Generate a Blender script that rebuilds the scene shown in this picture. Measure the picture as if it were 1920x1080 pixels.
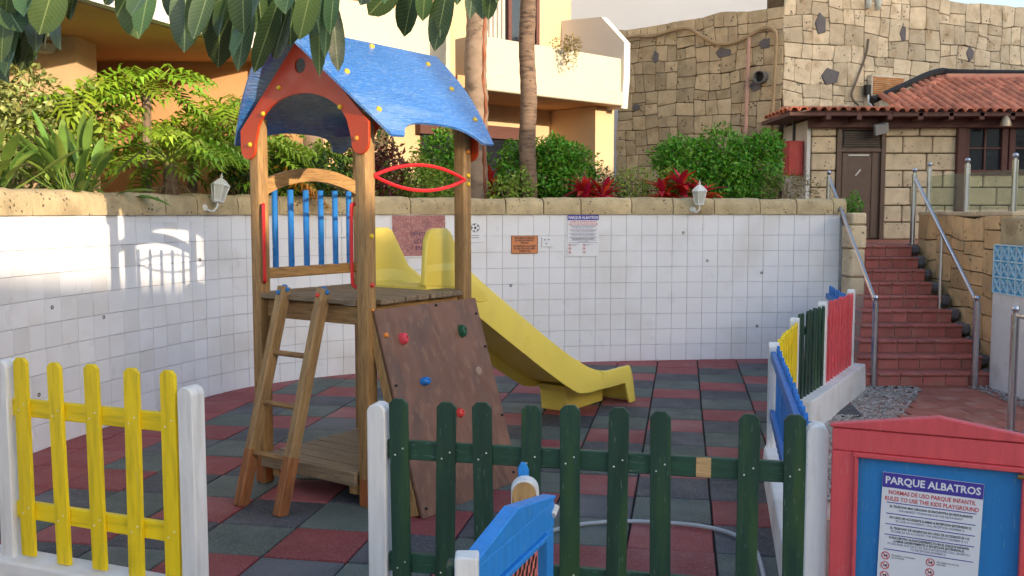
import bpy, bmesh, math, random
import numpy as np
from mathutils import Vector, Matrix
from mathutils.geometry import tessellate_polygon
for o in list(bpy.data.objects): bpy.data.objects.remove(o)
SC = bpy.context.scene
COL = SC.collection
R = math.radians
random.seed(7); RNG = np.random.default_rng(7)

# ------------------------------------------------------------------ camera
cam = bpy.data.cameras.new('camera'); cam_o = bpy.data.objects.new('camera', cam); COL.objects.link(cam_o)
cam.sensor_width = 36; cam.lens = 33.375; cam.clip_start = .05; cam.clip_end = 2000
cam_o.location = (0, 0, 1.9); cam_o.rotation_euler = (R(90-4.56), 0, 0)
SC.camera = cam_o
# ------------------------------------------------------------------ light
SUN_EL, SUN_AZ = 10.5, 136.2            # degrees; azimuth clockwise from +Y
w = bpy.data.worlds.new('World'); SC.world = w; w.use_nodes = True
nt = w.node_tree; nt.nodes.clear()
sky = nt.nodes.new('ShaderNodeTexSky'); sky.sky_type = 'NISHITA'; sky.sun_disc = False
sky.sun_elevation = R(SUN_EL); sky.sun_rotation = R(SUN_AZ); sky.air_density = 1.0; sky.dust_density = 1.7; sky.ozone_density = 1.2
bg = nt.nodes.new('ShaderNodeBackground'); bg.inputs[1].default_value = .15
wo = nt.nodes.new('ShaderNodeOutputWorld')
nt.links.new(sky.outputs[0], bg.inputs[0]); nt.links.new(bg.outputs[0], wo.inputs[0])
sun = bpy.data.lights.new('sun', 'SUN'); sun.energy = 2.0; sun.angle = R(.5); sun.color = (1, .82, .58)
sun_o = bpy.data.objects.new('sun', sun); COL.objects.link(sun_o)
sd = Vector((math.sin(R(SUN_AZ))*math.cos(R(SUN_EL)), math.cos(R(SUN_AZ))*math.cos(R(SUN_EL)), math.sin(R(SUN_EL))))
sun_o.rotation_euler = sd.to_track_quat('Z', 'Y').to_euler(); sun_o.location = (12, -12, 12)
SC.view_settings.view_transform = 'Standard'; SC.view_settings.look = 'None'
SC.view_settings.gamma = 1; SC.view_settings.use_curve_mapping = False
SC.view_settings.exposure = 1.68

# ------------------------------------------------------------------ helpers
def lin(c):
    return tuple(((x/255)/12.92 if x/255 <= .04045 else ((x/255+.055)/1.055)**2.4) for x in c)

class MB:
    def __init__(s): s.v = []; s.f = []
    def add(s, vs, fs, M=None):
        b = len(s.v)
        s.v += [tuple(M @ Vector(p)) if M is not None else tuple(p) for p in vs]
        s.f += [tuple(i+b for i in f) for f in fs]; return s
    def box(s, c, d, M=None):
        x, y, z = c; a, b, h = d[0]/2, d[1]/2, d[2]/2
        vs = [(x+i*a, y+j*b, z+k*h) for k in (-1, 1) for j in (-1, 1) for i in (-1, 1)]
        return s.add(vs, [(0,2,3,1),(4,5,7,6),(0,1,5,4),(2,6,7,3),(0,4,6,2),(1,3,7,5)], M)
    def bar(s, p, q, wd, th, up=(0, 0, 1)):
        """rectangular bar from p to q: wd across (horizontal-ish), th along 'up'"""
        p, q = Vector(p), Vector(q); t = (q-p).normalized(); a = t.cross(Vector(up)).normalized(); b = a.cross(t)
        vs = []
        for e in (p, q):
            for i, j in ((-1,-1),(1,-1),(1,1),(-1,1)): vs.append(e+a*i*wd/2+b*j*th/2)
        return s.add(vs, [(0,1,2,3),(7,6,5,4),(0,4,5,1),(1,5,6,2),(2,6,7,3),(3,7,4,0)])
    def tube(s, pts, r, n=8, cap=True):
        pts = [Vector(p) for p in pts]; rs = r if isinstance(r, (list, tuple)) else [r]*len(pts)
        a = None; vs = []; fs = []
        for i, p in enumerate(pts):
            t = (pts[min(i+1, len(pts)-1)]-pts[max(i-1, 0)]).normalized()
            if a is None: a = t.orthogonal().normalized()
            else: a = (a-t*a.dot(t)).normalized()
            b = t.cross(a)
            for k in range(n):
                an = 2*math.pi*k/n; vs.append(p+(a*math.cos(an)+b*math.sin(an))*rs[i])
        for i in range(len(pts)-1):
            for k in range(n):
                fs.append((i*n+k, i*n+(k+1)%n, (i+1)*n+(k+1)%n, (i+1)*n+k))
        if cap: fs += [tuple(range(n))[::-1], tuple(range((len(pts)-1)*n, len(pts)*n))]
        return s.add(vs, fs)
    def lathe(s, prof, n=12, M=None):
        vs = []; fs = []
        for r, z in prof:
            for k in range(n):
                an = 2*math.pi*k/n; vs.append((max(r, 1e-4)*math.cos(an), max(r, 1e-4)*math.sin(an), z))
        for i in range(len(prof)-1):
            for k in range(n): fs.append((i*n+k, i*n+(k+1)%n, (i+1)*n+(k+1)%n, (i+1)*n+k))
        fs += [tuple(range(n))[::-1], tuple(range((len(prof)-1)*n, len(prof)*n))]
        return s.add(vs, fs, M)
    def prism(s, loops, t, M=None):
        """2D loops (first outer, then holes) in local XY, extruded +-t/2 along local Z"""
        tris = tessellate_polygon([[Vector((x, y, 0)) for x, y in L] for L in loops])
        flat = [p for L in loops for p in L]; n = len(flat)
        vs = [(x, y, t/2) for x, y in flat]+[(x, y, -t/2) for x, y in flat]
        fs = []
        for tr in tris:
            a, b, c = [flat[i] for i in tr]
            ccw = (b[0]-a[0])*(c[1]-a[1])-(b[1]-a[1])*(c[0]-a[0]) > 0
            tr = tuple(tr) if ccw else tuple(tr)[::-1]
            fs += [tr, tuple(i+n for i in tr[::-1])]
        o = 0
        for li, L in enumerate(loops):
            m = len(L); ar = sum(L[i][0]*L[(i+1)%m][1]-L[(i+1)%m][0]*L[i][1] for i in range(m))
            for i in range(m):
                a, b = o+i, o+(i+1)%m
                if (ar > 0) == (li == 0): fs.append((a+n, b+n, b, a))
                else: fs.append((b+n, a+n, a, b))
            o += m
        return s.add(vs, fs, M)
    def mesh(s, name='mesh', bev=0, smooth=False, seg=1, ang=35):
        me = bpy.data.meshes.new(name); me.from_pydata(s.v, [], s.f); me.update()
        if bev:
            bm = bmesh.new(); bm.from_mesh(me)
            bmesh.ops.remove_doubles(bm, verts=bm.verts, dist=1e-5)
            bmesh.ops.recalc_face_normals(bm, faces=bm.faces)
            ed = [e for e in bm.edges if len(e.link_faces) == 2 and e.calc_face_angle(0) > R(30)]
            bmesh.ops.bevel(bm, geom=ed, offset=bev, segments=seg, affect='EDGES', clamp_overlap=True, profile=.5)
            bm.to_mesh(me); bm.free()
        if smooth:
            me.polygons.foreach_set('use_smooth', [True]*len(me.polygons)); me.set_sharp_from_angle(angle=R(ang))
        return me
    def build(s, name, mat, parent=None, loc=(0,0,0), rot=(0,0,0), **k):
        return obj(name, s.mesh(name, **k), mat, parent, loc, rot)

def obj(name, me, mat, parent=None, loc=(0,0,0), rot=(0,0,0)):
    o = bpy.data.objects.new(name, me); COL.objects.link(o)
    if mat is not None and not me.materials: me.materials.append(mat)
    if isinstance(rot, Matrix): o.matrix_local = Matrix.Translation(loc) @ rot.to_4x4()
    else: o.location = loc; o.rotation_euler = rot
    if parent is not None: o.parent = parent
    return o
def tag(o, label=None, cat=None, group=None, kind=None):
    for k, v in (('label', label), ('category', cat), ('group', group), ('kind', kind)):
        if v: o[k] = v
    return o
def thing(name, label, cat, loc=(0,0,0), rz=0, group=None):
    o = bpy.data.objects.new(name, None); COL.objects.link(o); o.empty_display_size = .1
    o.location = loc; o.rotation_euler = (0, 0, rz); return tag(o, label, cat, group)
def frame(origin, xdir, zdir=(0,0,1)):
    """matrix with local X along xdir, local Y along zdir (up), Z = outward normal"""
    x = Vector(xdir).normalized(); y = Vector(zdir); y = (y-x*y.dot(x)).normalized(); z = x.cross(y)
    return Matrix.Translation(origin) @ Matrix((x, y, z)).transposed().to_4x4()

# ------------------------------------------------------------------ materials
MATS = {}
def mat(name, col, rough=.6, var=.12, scale=6., bump=.05, bscale=60., ov=.0, metal=0, stretch=(1,1,1), dirt=None, dscale=3., damt=.0,
        speck=None, sscale=200., samt=.0, island=0., hue=0., spec=.5, trans=0., coat=0., midrib=None, detail=5., pits=0., pscale=40., sth=.55):
    if name in MATS: return MATS[name]
    m = bpy.data.materials.new(name); m.use_nodes = True; n = m.node_tree; L = n.links; N = n.nodes
    b = N['Principled BSDF']; b.inputs['Roughness'].default_value = rough; b.inputs['Metallic'].default_value = metal
    b.inputs['Specular IOR Level'].default_value = spec
    if coat: b.inputs['Coat Weight'].default_value = coat; b.inputs['Coat Roughness'].default_value = .15
    tc = N.new('ShaderNodeTexCoord'); oi = N.new('ShaderNodeObjectInfo')
    mul = N.new('ShaderNodeVectorMath'); mul.operation = 'SCALE'; mul.inputs[0].default_value = (37, 53, 29); L.new(oi.outputs['Random'], mul.inputs['Scale'])
    ad = N.new('ShaderNodeVectorMath'); ad.operation = 'ADD'; L.new(tc.outputs['Object'], ad.inputs[0]); L.new(mul.outputs[0], ad.inputs[1])
    st = N.new('ShaderNodeVectorMath'); st.operation = 'MULTIPLY'; st.inputs[1].default_value = stretch; L.new(ad.outputs[0], st.inputs[0])
    vec = st.outputs[0]
    def noise(sc, det=detail, v=vec):
        t = N.new('ShaderNodeTexNoise'); t.inputs['Scale'].default_value = sc; t.inputs['Detail'].default_value = det; L.new(v, t.inputs['Vector']); return t.outputs['Fac']
    def mr(x, a, bb, c, d):
        t = N.new('ShaderNodeMapRange'); t.inputs[1].default_value = a; t.inputs[2].default_value = bb; t.inputs[3].default_value = c; t.inputs[4].default_value = d
        L.new(x, t.inputs[0]); return t.outputs[0]
    hs = N.new('ShaderNodeHueSaturation'); hs.inputs['Color'].default_value = (*lin(col), 1)
    v = mr(noise(scale), .3, .7, 1-var, 1+var)
    def times(a, c):
        t = N.new('ShaderNodeMath'); t.operation = 'MULTIPLY'; L.new(a, t.inputs[0]); L.new(c, t.inputs[1]); return t.outputs[0]
    if ov: v = times(v, mr(oi.outputs['Random'], 0, 1, 1-ov, 1+ov))
    if island or hue:
        ge = N.new('ShaderNodeNewGeometry')
        if island: v = times(v, mr(ge.outputs['Random Per Island'], 0, 1, 1-island, 1+island))
        if hue:
            src = ge.outputs['Random Per Island'] if island else oi.outputs['Random']
            wn = N.new('ShaderNodeTexWhiteNoise'); wn.noise_dimensions = '1D'; L.new(src, wn.inputs['W'])
            L.new(mr(wn.outputs['Value'], 0, 1, .5-hue, .5+hue), hs.inputs['Hue'])
    L.new(v, hs.inputs['Value']); c = hs.outputs[0]
    def mixc(fac, c1, col2):
        t = N.new('ShaderNodeMix'); t.data_type = 'RGBA'; L.new(fac, t.inputs[0]); L.new(c1, t.inputs[6]); t.inputs[7].default_value = (*lin(col2), 1); return t.outputs[2]
    if dirt: c = mixc(mr(noise(dscale, 8), .5, .72, 0, damt), c, dirt)
    if speck: c = mixc(mr(noise(sscale, 2), sth, sth+.1, 0, samt), c, speck)
    if midrib:
        sx_ = N.new('ShaderNodeSeparateXYZ'); L.new(tc.outputs['Object'], sx_.inputs[0]); ab = N.new('ShaderNodeMath'); ab.operation = 'ABSOLUTE'; L.new(sx_.outputs[0], ab.inputs[0])
        c = mixc(mr(ab.outputs[0], .0008, .0022, .75, 0), c, midrib)
        sy = N.new('ShaderNodeMath'); sy.operation = 'MULTIPLY_ADD'; L.new(ab.outputs[0], sy.inputs[0]); sy.inputs[1].default_value = -.7; L.new(sx_.outputs[1], sy.inputs[2])
        wv = N.new('ShaderNodeMath'); wv.operation = 'PINGPONG'; wv.inputs[1].default_value = .006; L.new(sy.outputs[0], wv.inputs[0])
        c = mixc(mr(wv.outputs[0], .0, .0012, .3, 0), c, midrib)
    hgt = noise(bscale, 6)
    if pits:
        vo = N.new('ShaderNodeTexVoronoi'); vo.inputs['Scale'].default_value = pscale; L.new(vec, vo.inputs['Vector'])
        pm = times(mr(vo.outputs['Distance'], .12, .32, 1, 0), mr(noise(pscale*.35, 3), .5, .6, 0, 1))
        c = mixc(times(pm, mr(oi.outputs['Random'], 0, 1, pits, pits)), c, tuple(x*.35 for x in col))
        sb = N.new('ShaderNodeMath'); sb.operation = 'SUBTRACT'; L.new(hgt, sb.inputs[0]); L.new(pm, sb.inputs[1]); hgt = sb.outputs[0]
    L.new(c, b.inputs['Base Color'])
    if bump:
        bp = N.new('ShaderNodeBump'); bp.inputs['Strength'].default_value = min(1, bump*4); bp.inputs['Distance'].default_value = .01*min(1, 20/bscale*2); L.new(hgt, bp.inputs['Height']); L.new(bp.outputs[0], b.inputs['Normal'])
    L.new(mr(noise(scale*2.3), .3, .7, max(0, rough-.1), min(1, rough+.12)), b.inputs['Roughness'])
    if trans:
        tr = N.new('ShaderNodeBsdfTranslucent'); L.new(c, tr.inputs[0]); mx = N.new('ShaderNodeMixShader'); mx.inputs[0].default_value = trans
        L.new(b.outputs[0], mx.inputs[1]); L.new(tr.outputs[0], mx.inputs[2]); L.new(mx.outputs[0], N['Material Output'].inputs[0])
    MATS[name] = m; return m
def glass(name, col=(235, 240, 235), alpha=.2, rough=.03):
    m = bpy.data.materials.new(name); m.use_nodes = True; n = m.node_tree; b = n.nodes['Principled BSDF']
    b.inputs['Base Color'].default_value = (*lin(col), 1); b.inputs['Roughness'].default_value = rough
    tr = n.nodes.new('ShaderNodeBsdfTransparent'); tr.inputs[0].default_value = (*lin(col), 1); mx = n.nodes.new('ShaderNodeMixShader'); mx.inputs[0].default_value = alpha
    n.links.new(tr.outputs[0], mx.inputs[1]); n.links.new(b.outputs[0], mx.inputs[2]); n.links.new(mx.outputs[0], n.nodes['Material Output'].inputs[0])
    return m
Z3 = (9, 9, 1)      # grain along local z
X3 = (1, 9, 9)      # grain along local x
Y3 = (9, 1, 9)
def wood(name, col, stretch, **k):
    d = dict(rough=.62, var=.26, scale=5, bump=.12, bscale=26, ov=.12, stretch=stretch, dirt=(104, 70, 40), dscale=2.2, damt=.55, speck=(112, 78, 46), sscale=11, samt=.5); d.update(k)
    return mat(name, col, **d)
M_post = wood('timber_post', (158, 122, 76), Z3)
M_timx = wood('timber_x', (150, 114, 72), X3)
M_timy = wood('timber_y', (178, 136, 84), Y3, damt=.25)
M_deck = wood('weathered_plank', (132, 112, 88), X3, damt=.4, dirt=(100, 84, 66))
M_lad = wood('ladder_timber', (152, 122, 82), Z3, damt=.35)
M_bare = wood('bare_wood', (186, 150, 104), X3)
def paint(name, col, **k):
    d = dict(rough=.5, var=.07, scale=3, bump=.05, bscale=30, ov=.05, stretch=Z3, dirt=tuple(int(x*.55) for x in col), dscale=4, damt=.4, speck=tuple(int(x*.5+95) for x in col), sscale=14, sth=.66, samt=.6); d.update(k)
    return mat(name, col, **d)
M_yel = paint('yellow_paint', (238, 206, 18))
M_yelr = paint('yellow_paint_rail', (238, 206, 20), stretch=X3)
M_grn = paint('green_paint', (26, 62, 48), var=.34, scale=1.6, dirt=(56, 84, 34), dscale=1.6, damt=.75)
M_grnr = paint('green_paint_rail', (30, 72, 54), stretch=X3, var=.15)
M_blu = paint('blue_paint', (28, 110, 190))
M_lblu = paint('light_blue_paint', (34, 134, 214), damt=.12)
M_red = paint('red_paint', (214, 80, 86), damt=.12)
M_wht = paint('white_paint', (226, 224, 224), dirt=(150, 146, 140), damt=.3)
M_curb = mat('curb_paint', (222, 220, 220), rough=.8, var=.06, scale=4, bump=.12, bscale=20, dirt=(165, 150, 130), damt=.4)
M_pink = mat('pink_mesh_panel', (214, 122, 108), rough=.6)
M_tile = mat('white_wall_tile', (226, 226, 232), rough=.35, var=.03, scale=2, bump=.015, bscale=9, ov=.055, dirt=(190, 182, 170), dscale=1.4, damt=.4)
M_rubred = mat('rubber_red', (132, 58, 60), rough=.72, var=.12, scale=2.5, bump=.18, bscale=160, ov=.13, speck=(160, 96, 96), sscale=90, samt=.6, dirt=(158, 118, 120), dscale=1.1, damt=.5, sth=.53)  # pale patches on all three rubbers: dust plus whitish sheen painted in
M_rubblk = mat('rubber_charcoal', (60, 61, 67), rough=.72, var=.12, scale=2.5, bump=.18, bscale=160, ov=.15, speck=(112, 112, 118), sscale=90, samt=.6, dirt=(128, 128, 134), dscale=1.1, damt=.5, sth=.53)
M_rubgrn = mat('rubber_green', (76, 85, 81), rough=.72, var=.12, scale=2.5, bump=.18, bscale=160, ov=.13, speck=(116, 124, 118), sscale=90, samt=.6, dirt=(128, 134, 130), dscale=1.1, damt=.5, sth=.53)
M_joint = mat('joint_dark', (24, 23, 24), rough=.95)
M_tufa = mat('tufa_block', (184, 164, 128), rough=.92, var=.16, scale=7, bump=.25, bscale=45, ov=.12, dirt=(120, 96, 62), dscale=3, damt=.5, pits=.9, pscale=22)
M_tufag = mat('tufa_block_pale', (210, 188, 156), rough=.92, var=.12, scale=7, bump=.2, bscale=45, ov=.08, dirt=(150, 134, 104), dscale=3, damt=.4, pits=.85, pscale=17)
M_stone = mat('tuff_stone', (208, 188, 160), rough=.92, var=.13, scale=5, bump=.25, bscale=30, ov=.2, dirt=(158, 126, 88), dscale=4, damt=.6, pits=.9, pscale=13)
M_stones = mat('tuff_stone_brown', (188, 166, 134), rough=.92, var=.13, scale=5, bump=.25, bscale=30, ov=.2, dirt=(140, 114, 78), dscale=4, damt=.6, pits=.9, pscale=13)
M_stoner = mat('reddish_stone', (208, 172, 126), rough=.92, var=.16, scale=5, bump=.25, bscale=26, ov=.2, dirt=(136, 100, 64), dscale=2.5, damt=.45, pits=.8, pscale=18)
M_basalt = mat('basalt', (104, 98, 100), rough=.9, var=.15, bump=.2, bscale=30)
M_mortar = mat('mortar', (104, 84, 58), rough=.95, var=.2, bump=.2, bscale=30)
M_blueP = mat('blue_roof_plastic', (50, 112, 190), rough=.26, var=.08, scale=3, bump=.3, bscale=11, stretch=(6, 1.2, 6), spec=.9, coat=1., dirt=(140, 172, 206), dscale=.7, damt=.6, speck=(150, 182, 212), sscale=22, samt=.4)  # pale blotches and streaks paint reflected sky sheen into the blue
M_redP = mat('red_gable_plastic', (192, 64, 24), rough=.38, var=.06, scale=3, bump=.03, dirt=(150, 40, 22), dscale=1.5, damt=.4)
M_redT = mat('red_tube', (200, 34, 38), rough=.35, var=.05)
M_bluT = mat('blue_tube', (26, 112, 190), rough=.32, var=.08, dirt=(20, 70, 130), dscale=6, damt=.4)
M_slide = mat('yellow_fibreglass', (236, 212, 96), rough=.36, var=.05, scale=2, bump=.02, dirt=(196, 172, 92), dscale=2, damt=.4)
M_capY = mat('cap_yellow', (226, 190, 50), rough=.4); M_capR = mat('cap_red', (206, 62, 56), rough=.4); M_capB = mat('cap_blue', (34, 110, 180), rough=.4); M_capO = mat('cap_orange', (214, 130, 50), rough=.4)
M_climb = mat('brown_climbing_panel', (118, 82, 66), rough=.55, var=.2, scale=2.2, bump=.06, stretch=(2.4, 2.4, 1), dirt=(74, 60, 60), dscale=2.4, damt=.7, speck=(140, 104, 84), sscale=9, samt=.45)
M_steel = mat('stainless_steel', (190, 190, 196), rough=.28, metal=1, var=.02, scale=.4, bump=0)
M_terra = mat('terracotta_tile', (166, 96, 80), rough=.6, var=.14, scale=4, bump=.06, ov=.14, dirt=(196, 160, 146), dscale=3, damt=.45)
M_step = mat('red_stair_tile', (182, 102, 92), rough=.55, var=.18, scale=5, bump=.05, ov=.12, dirt=(172, 132, 114), dscale=4, damt=.6)
M_grout = mat('grout', (196, 160, 146), rough=.95)
M_roof = mat('clay_roof_tile', (204, 122, 90), rough=.75, var=.16, scale=8, bump=.12, bscale=40, ov=.3, dirt=(110, 76, 62), dscale=6, damt=.55)
M_roofcap = mat('roof_mortar', (206, 140, 116), rough=.85, var=.1, bump=.1)
M_brown = mat('brown_timber', (88, 50, 44), rough=.6, var=.15, scale=6, bump=.05, stretch=X3)
M_door = mat('brown_door', (94, 72, 58), rough=.5, var=.08, scale=5, bump=.03)
M_dark = mat('dark_opening', (22, 20, 20), rough=.6)
M_pane = mat('window_pane', (30, 34, 42), rough=.06, var=.02, bump=0, spec=.8)
M_cream = mat('cream_render', (196, 186, 166), rough=.85, var=.04, scale=2, bump=.08, bscale=60)
M_white = mat('white_render', (210, 206, 200), rough=.85, var=.04, scale=2, bump=.06, bscale=60)
M_ochre = mat('ochre_render', (204, 174, 138), rough=.88, var=.05, scale=2, bump=.08, bscale=60)
M_soff = mat('orange_render', (200, 152, 108), rough=.9, var=.06, scale=2, bump=.06)
M_soil = mat('soil', (92, 72, 52), rough=.95, var=.3, bump=.3, bscale=20)
M_lamp = mat('lamp_white_metal', (224, 222, 218), rough=.45, var=.06, dirt=(150, 140, 124), dscale=8, damt=.4)
M_frost = mat('frosted_glass', (214, 214, 204), rough=.35, var=.04, trans=.3)
M_trunk = mat('palm_bark', (120, 98, 82), rough=.9, var=.25, scale=4, bump=.5, bscale=9, stretch=(1,1,4), dirt=(70, 54, 46), dscale=5, damt=.8, speck=(60, 46, 40), sscale=7, sth=.58, samt=.8)
M_trunkg = mat('pale_palm_bark', (138, 118, 102), rough=.9, var=.16, scale=4, bump=.35, bscale=9, stretch=(1,1,2), dirt=(96, 74, 60), dscale=3, damt=.6, speck=(76, 60, 50), sscale=5, sth=.6, samt=.7)
M_stem = mat('plant_stem', (128, 110, 84), rough=.85, var=.25, bump=.2)
M_gstem = mat('green_stem', (134, 152, 60), rough=.6, var=.2)
def leafm(name, col, **k):
    d = dict(rough=.42, var=.16, scale=9, bump=.03, island=.45, hue=.028, trans=.28); d.update(k); return mat(name, col, **d)
M_fic = leafm('ficus_leaf', (96, 152, 40)); M_lime = leafm('lime_leaf', (136, 160, 60)); M_drk = leafm('dark_leaf', (58, 88, 40)); M_dry = leafm('dry_leaf', (140, 126, 76))
M_var = leafm('variegated_leaf', (150, 160, 96), island=.5)
M_philo = leafm('philodendron_leaf', (136, 170, 50), island=0, ov=.4, hue=.018)
M_orl = leafm('orange_leaf', (206, 130, 40), island=0, ov=.1)
M_strel = leafm('strelitzia_leaf', (118, 146, 66), island=0, ov=.25, stretch=(1,1,1))
M_mango = leafm('mango_leaf', (70, 92, 52), island=0, ov=.5, hue=.02, trans=.12, rough=.34, spec=.55, midrib=(150, 166, 110))
M_ti = leafm('red_ti_leaf', (206, 40, 44), island=0, ov=.4, hue=.02)
M_maro = leafm('maroon_leaf', (92, 42, 40), island=.35)
M_bough = mat('grey_branch', (92, 82, 70), rough=.9, var=.3, bump=.2)
M_paper = mat('sign_sheet', (222, 222, 228), rough=.4, var=.02, bump=0)
M_pblue = mat('sign_blue', (66, 54, 152), rough=.45, var=.02, bump=0)
M_pnavy = mat('sign_navy', (50, 46, 110), rough=.5, var=0, bump=0)
M_pred = mat('sign_red', (198, 54, 58), rough=.5, var=0, bump=0)
M_pblk = mat('sign_black', (40, 40, 52), rough=.5, var=0, bump=0)
M_board = paint('blue_board', (30, 120, 186), damt=.08)
M_orsign = mat('orange_sign', (206, 128, 80), rough=.5, var=.05, bump=0)
M_fade = mat('faded_pink_sign', (164, 106, 104), rough=.6, var=.2, scale=9, stretch=(3, 3, 1), dirt=(112, 62, 78), dscale=3, damt=.7, speck=(214, 190, 180), sscale=30, samt=.5)
M_hose = mat('grey_hose', (176, 178, 182), rough=.5)
M_brass = mat('brass', (150, 118, 70), rough=.4, metal=.8)
M_redbox = mat('red_box', (168, 46, 40), rough=.5, var=.06)
M_pebble = mat('pebble', (158, 150, 146), rough=.85, var=.2, island=.4)

def text(body, size, m, parent, M, ax='CENTER', bold=0., wide=1.):
    cu = bpy.data.curves.new('lettering', 'FONT'); cu.body = body; cu.size = size; cu.align_x = ax; cu.align_y = 'CENTER'; cu.offset = bold; cu.resolution_u = 2
    t = bpy.data.objects.new('lettering', cu); me = bpy.data.meshes.new_from_object(t)
    bpy.data.objects.remove(t); bpy.data.curves.remove(cu)
    o = obj('lettering', me, m, parent); o.matrix_local = M @ Matrix.Diagonal((wide, 1, 1, 1)); return o
def T(x, y, z=0): return Matrix.Translation((x, y, z))

# ================================================================== THE SETTING
def catmull(P, n=24):
    out = []
    for i in range(len(P)-1):
        p0, p1, p2, p3 = [np.array(P[min(max(j, 0), len(P)-1)]) for j in (i-1, i, i+1, i+2)]
        for k in range(n):
            t = k/n; out.append(.5*((2*p1)+(-p0+p2)*t+(2*p0-5*p1+4*p2-p3)*t*t+(-p0+3*p1-3*p2+p3)*t**3))
    out.append(np.array(P[-1])); return np.array(out)
def resample(C, step):
    d = np.r_[0, np.cumsum(np.linalg.norm(np.diff(C, axis=0), axis=1))]; s = np.arange(0, d[-1], step)
    return np.c_[np.interp(s, d, C[:, 0]), np.interp(s, d, C[:, 1])], s
WALL = catmull([(-3.9, 2.0), (-3.95, 4.2), (-3.9, 6.0), (-3.8, 7.3), (-3.62, 8.2), (-3.4, 8.95), (-3.16, 9.65), (-2.85, 10.25), (-2.3, 10.8), (-1.65, 11.2), (-.4, 11.68), (.95, 11.98), (2.35, 12.17), (3.48, 12.26), (4.33, 12.31)])
def wall_dist(x, y): return float(np.min(np.hypot(WALL[:, 0]-x, WALL[:, 1]-y)))
def behind_wall(x, y):     # True on the planter side
    i = int(np.argmin(np.hypot(WALL[:, 0]-x, WALL[:, 1]-y))); i = min(max(i, 1), len(WALL)-2)
    t = WALL[i+1]-WALL[i-1]; d = np.array([x, y])-WALL[i]; return t[0]*d[1]-t[1]*d[0] > 0

g = MB().box((0, 10, -.3), (400, 400, .5)).build('ground', mat('ground_paving', (150, 112, 96), rough=.85, var=.15, scale=3, bump=.1)); tag(g, kind='structure')
# --- rubber playground floor, tile by tile
TH, TS, TX, TY = -.1778, .496, 2.278, 11.523
FENCE = [(1.24, 3.80), (1.92, 6.9), (2.42, 8.08), (2.93, 8.92), (3.62, 10.1), (3.98, 11.95)]
fl = MB().prism([[(x, y) for x, y in FENCE]+[(float(WALL[i][0]+.05), float(WALL[i][1])+.1) for i in range(len(WALL)-40, 30, -8)]+[(-3.9, 3.3), (1.2, 3.3)]], .03, T(0, 0, -.032)).build('playground_floor', M_joint); tag(fl, kind='structure')
tile_me = MB().box((0, 0, 0), (TS-.013, TS-.013, .03)).mesh('rubber_tile', bev=.005)
rub = []
for m in (M_rubred, M_rubblk, M_rubgrn):
    me = tile_me.copy(); me.materials.append(m); rub.append(me)
ct, sn = math.cos(TH), math.sin(TH)
def fence_x(y): return float(np.interp(y, [p[1] for p in FENCE], [p[0] for p in FENCE]))
for c in range(-14, 6):
    for r in range(-17, 5):
        a, b2 = c+.5, r+.5-1
        x = TX+TS*(a*ct-b2*sn); y = TY+TS*(a*sn+b2*ct)
        if y < 3.3 or x < -4.2 or (behind_wall(x, y) and wall_dist(x, y) > .3) or x > fence_x(y)+.16: continue
        k = (-r+c+1) % 3
        if wall_dist(x, y) < (.42 if x > -2.6 else .62): k = 0
        if random.random() < .05: k = random.randrange(3)
        o = obj('rubber_tile', rub[k], None, fl, (x, y, -.015+random.uniform(-.003, .003)), (random.uniform(-.005, .005), random.uniform(-.005, .005), TH+random.gauss(0, .004)))

# --- tiled retaining wall
wt = thing('tiled_wall', 'long curved retaining wall faced with white painted square tiles and rough stone coping', 'wall', (0, 0, 0))
HT = 1.875; TW = .2
n = len(WALL); mb = MB()
off = []
for i in range(n):
    t = WALL[min(i+1, n-1)]-WALL[max(i-1, 0)]; t = t/np.linalg.norm(t); off.append((-t[1], t[0]))
vs = []; fs = []
for i in range(n):
    x, y = WALL[i]; nx, ny = off[i]
    for d, z in ((.012, -.1), (.012, HT-.002), (.28, HT-.002), (.28, -.1)): vs.append((x+nx*d, y+ny*d, z))
for i in range(n-1):
    for k in range(4): fs.append((i*4+k, (i+1)*4+k, (i+1)*4+(k+1) % 4, i*4+(k+1) % 4))
fs += [(3, 2, 1, 0), tuple(n*4-4+k for k in range(4))]
M_wallback = mat('wall_joint', (188, 187, 190), rough=.9, var=.2, scale=5, dirt=(66, 64, 66), dscale=1.7, damt=1)
mb.add(vs, fs).build('wall_core', M_wallback, wt)
TP, _ = resample(WALL, TW)
tl = []
t_me = MB().box((0, 0, 0), (TW-.0045, .016, TW-.0045)).mesh('tile', bev=.0015); t_me.materials.append(M_tile)
tb_me = MB().box((0, 0, 0), (TW-.0045, .016, .0700)).mesh('tile', bev=.0015); tb_me.materials.append(M_tile)
for i in range(len(TP)-1):
    a, b2 = TP[i], TP[i+1]; mid = (a+b2)/2; an = math.atan2(b2[1]-a[1], b2[0]-a[0])
    for r in range(10):
        if r == 9: z = .0355; me = tb_me
        else: z = HT-.07-.1-r*TW+.002; me = t_me
        if z < 0: continue
        tl.append((math.hypot(*mid)+(4 if mid[1] < 6.4 else 0), mid, z, an, me))
    tl.append((99, mid, HT-.035, an, tb_me))
tl.sort(key=lambda q: q[0])
rest = MB()
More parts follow.
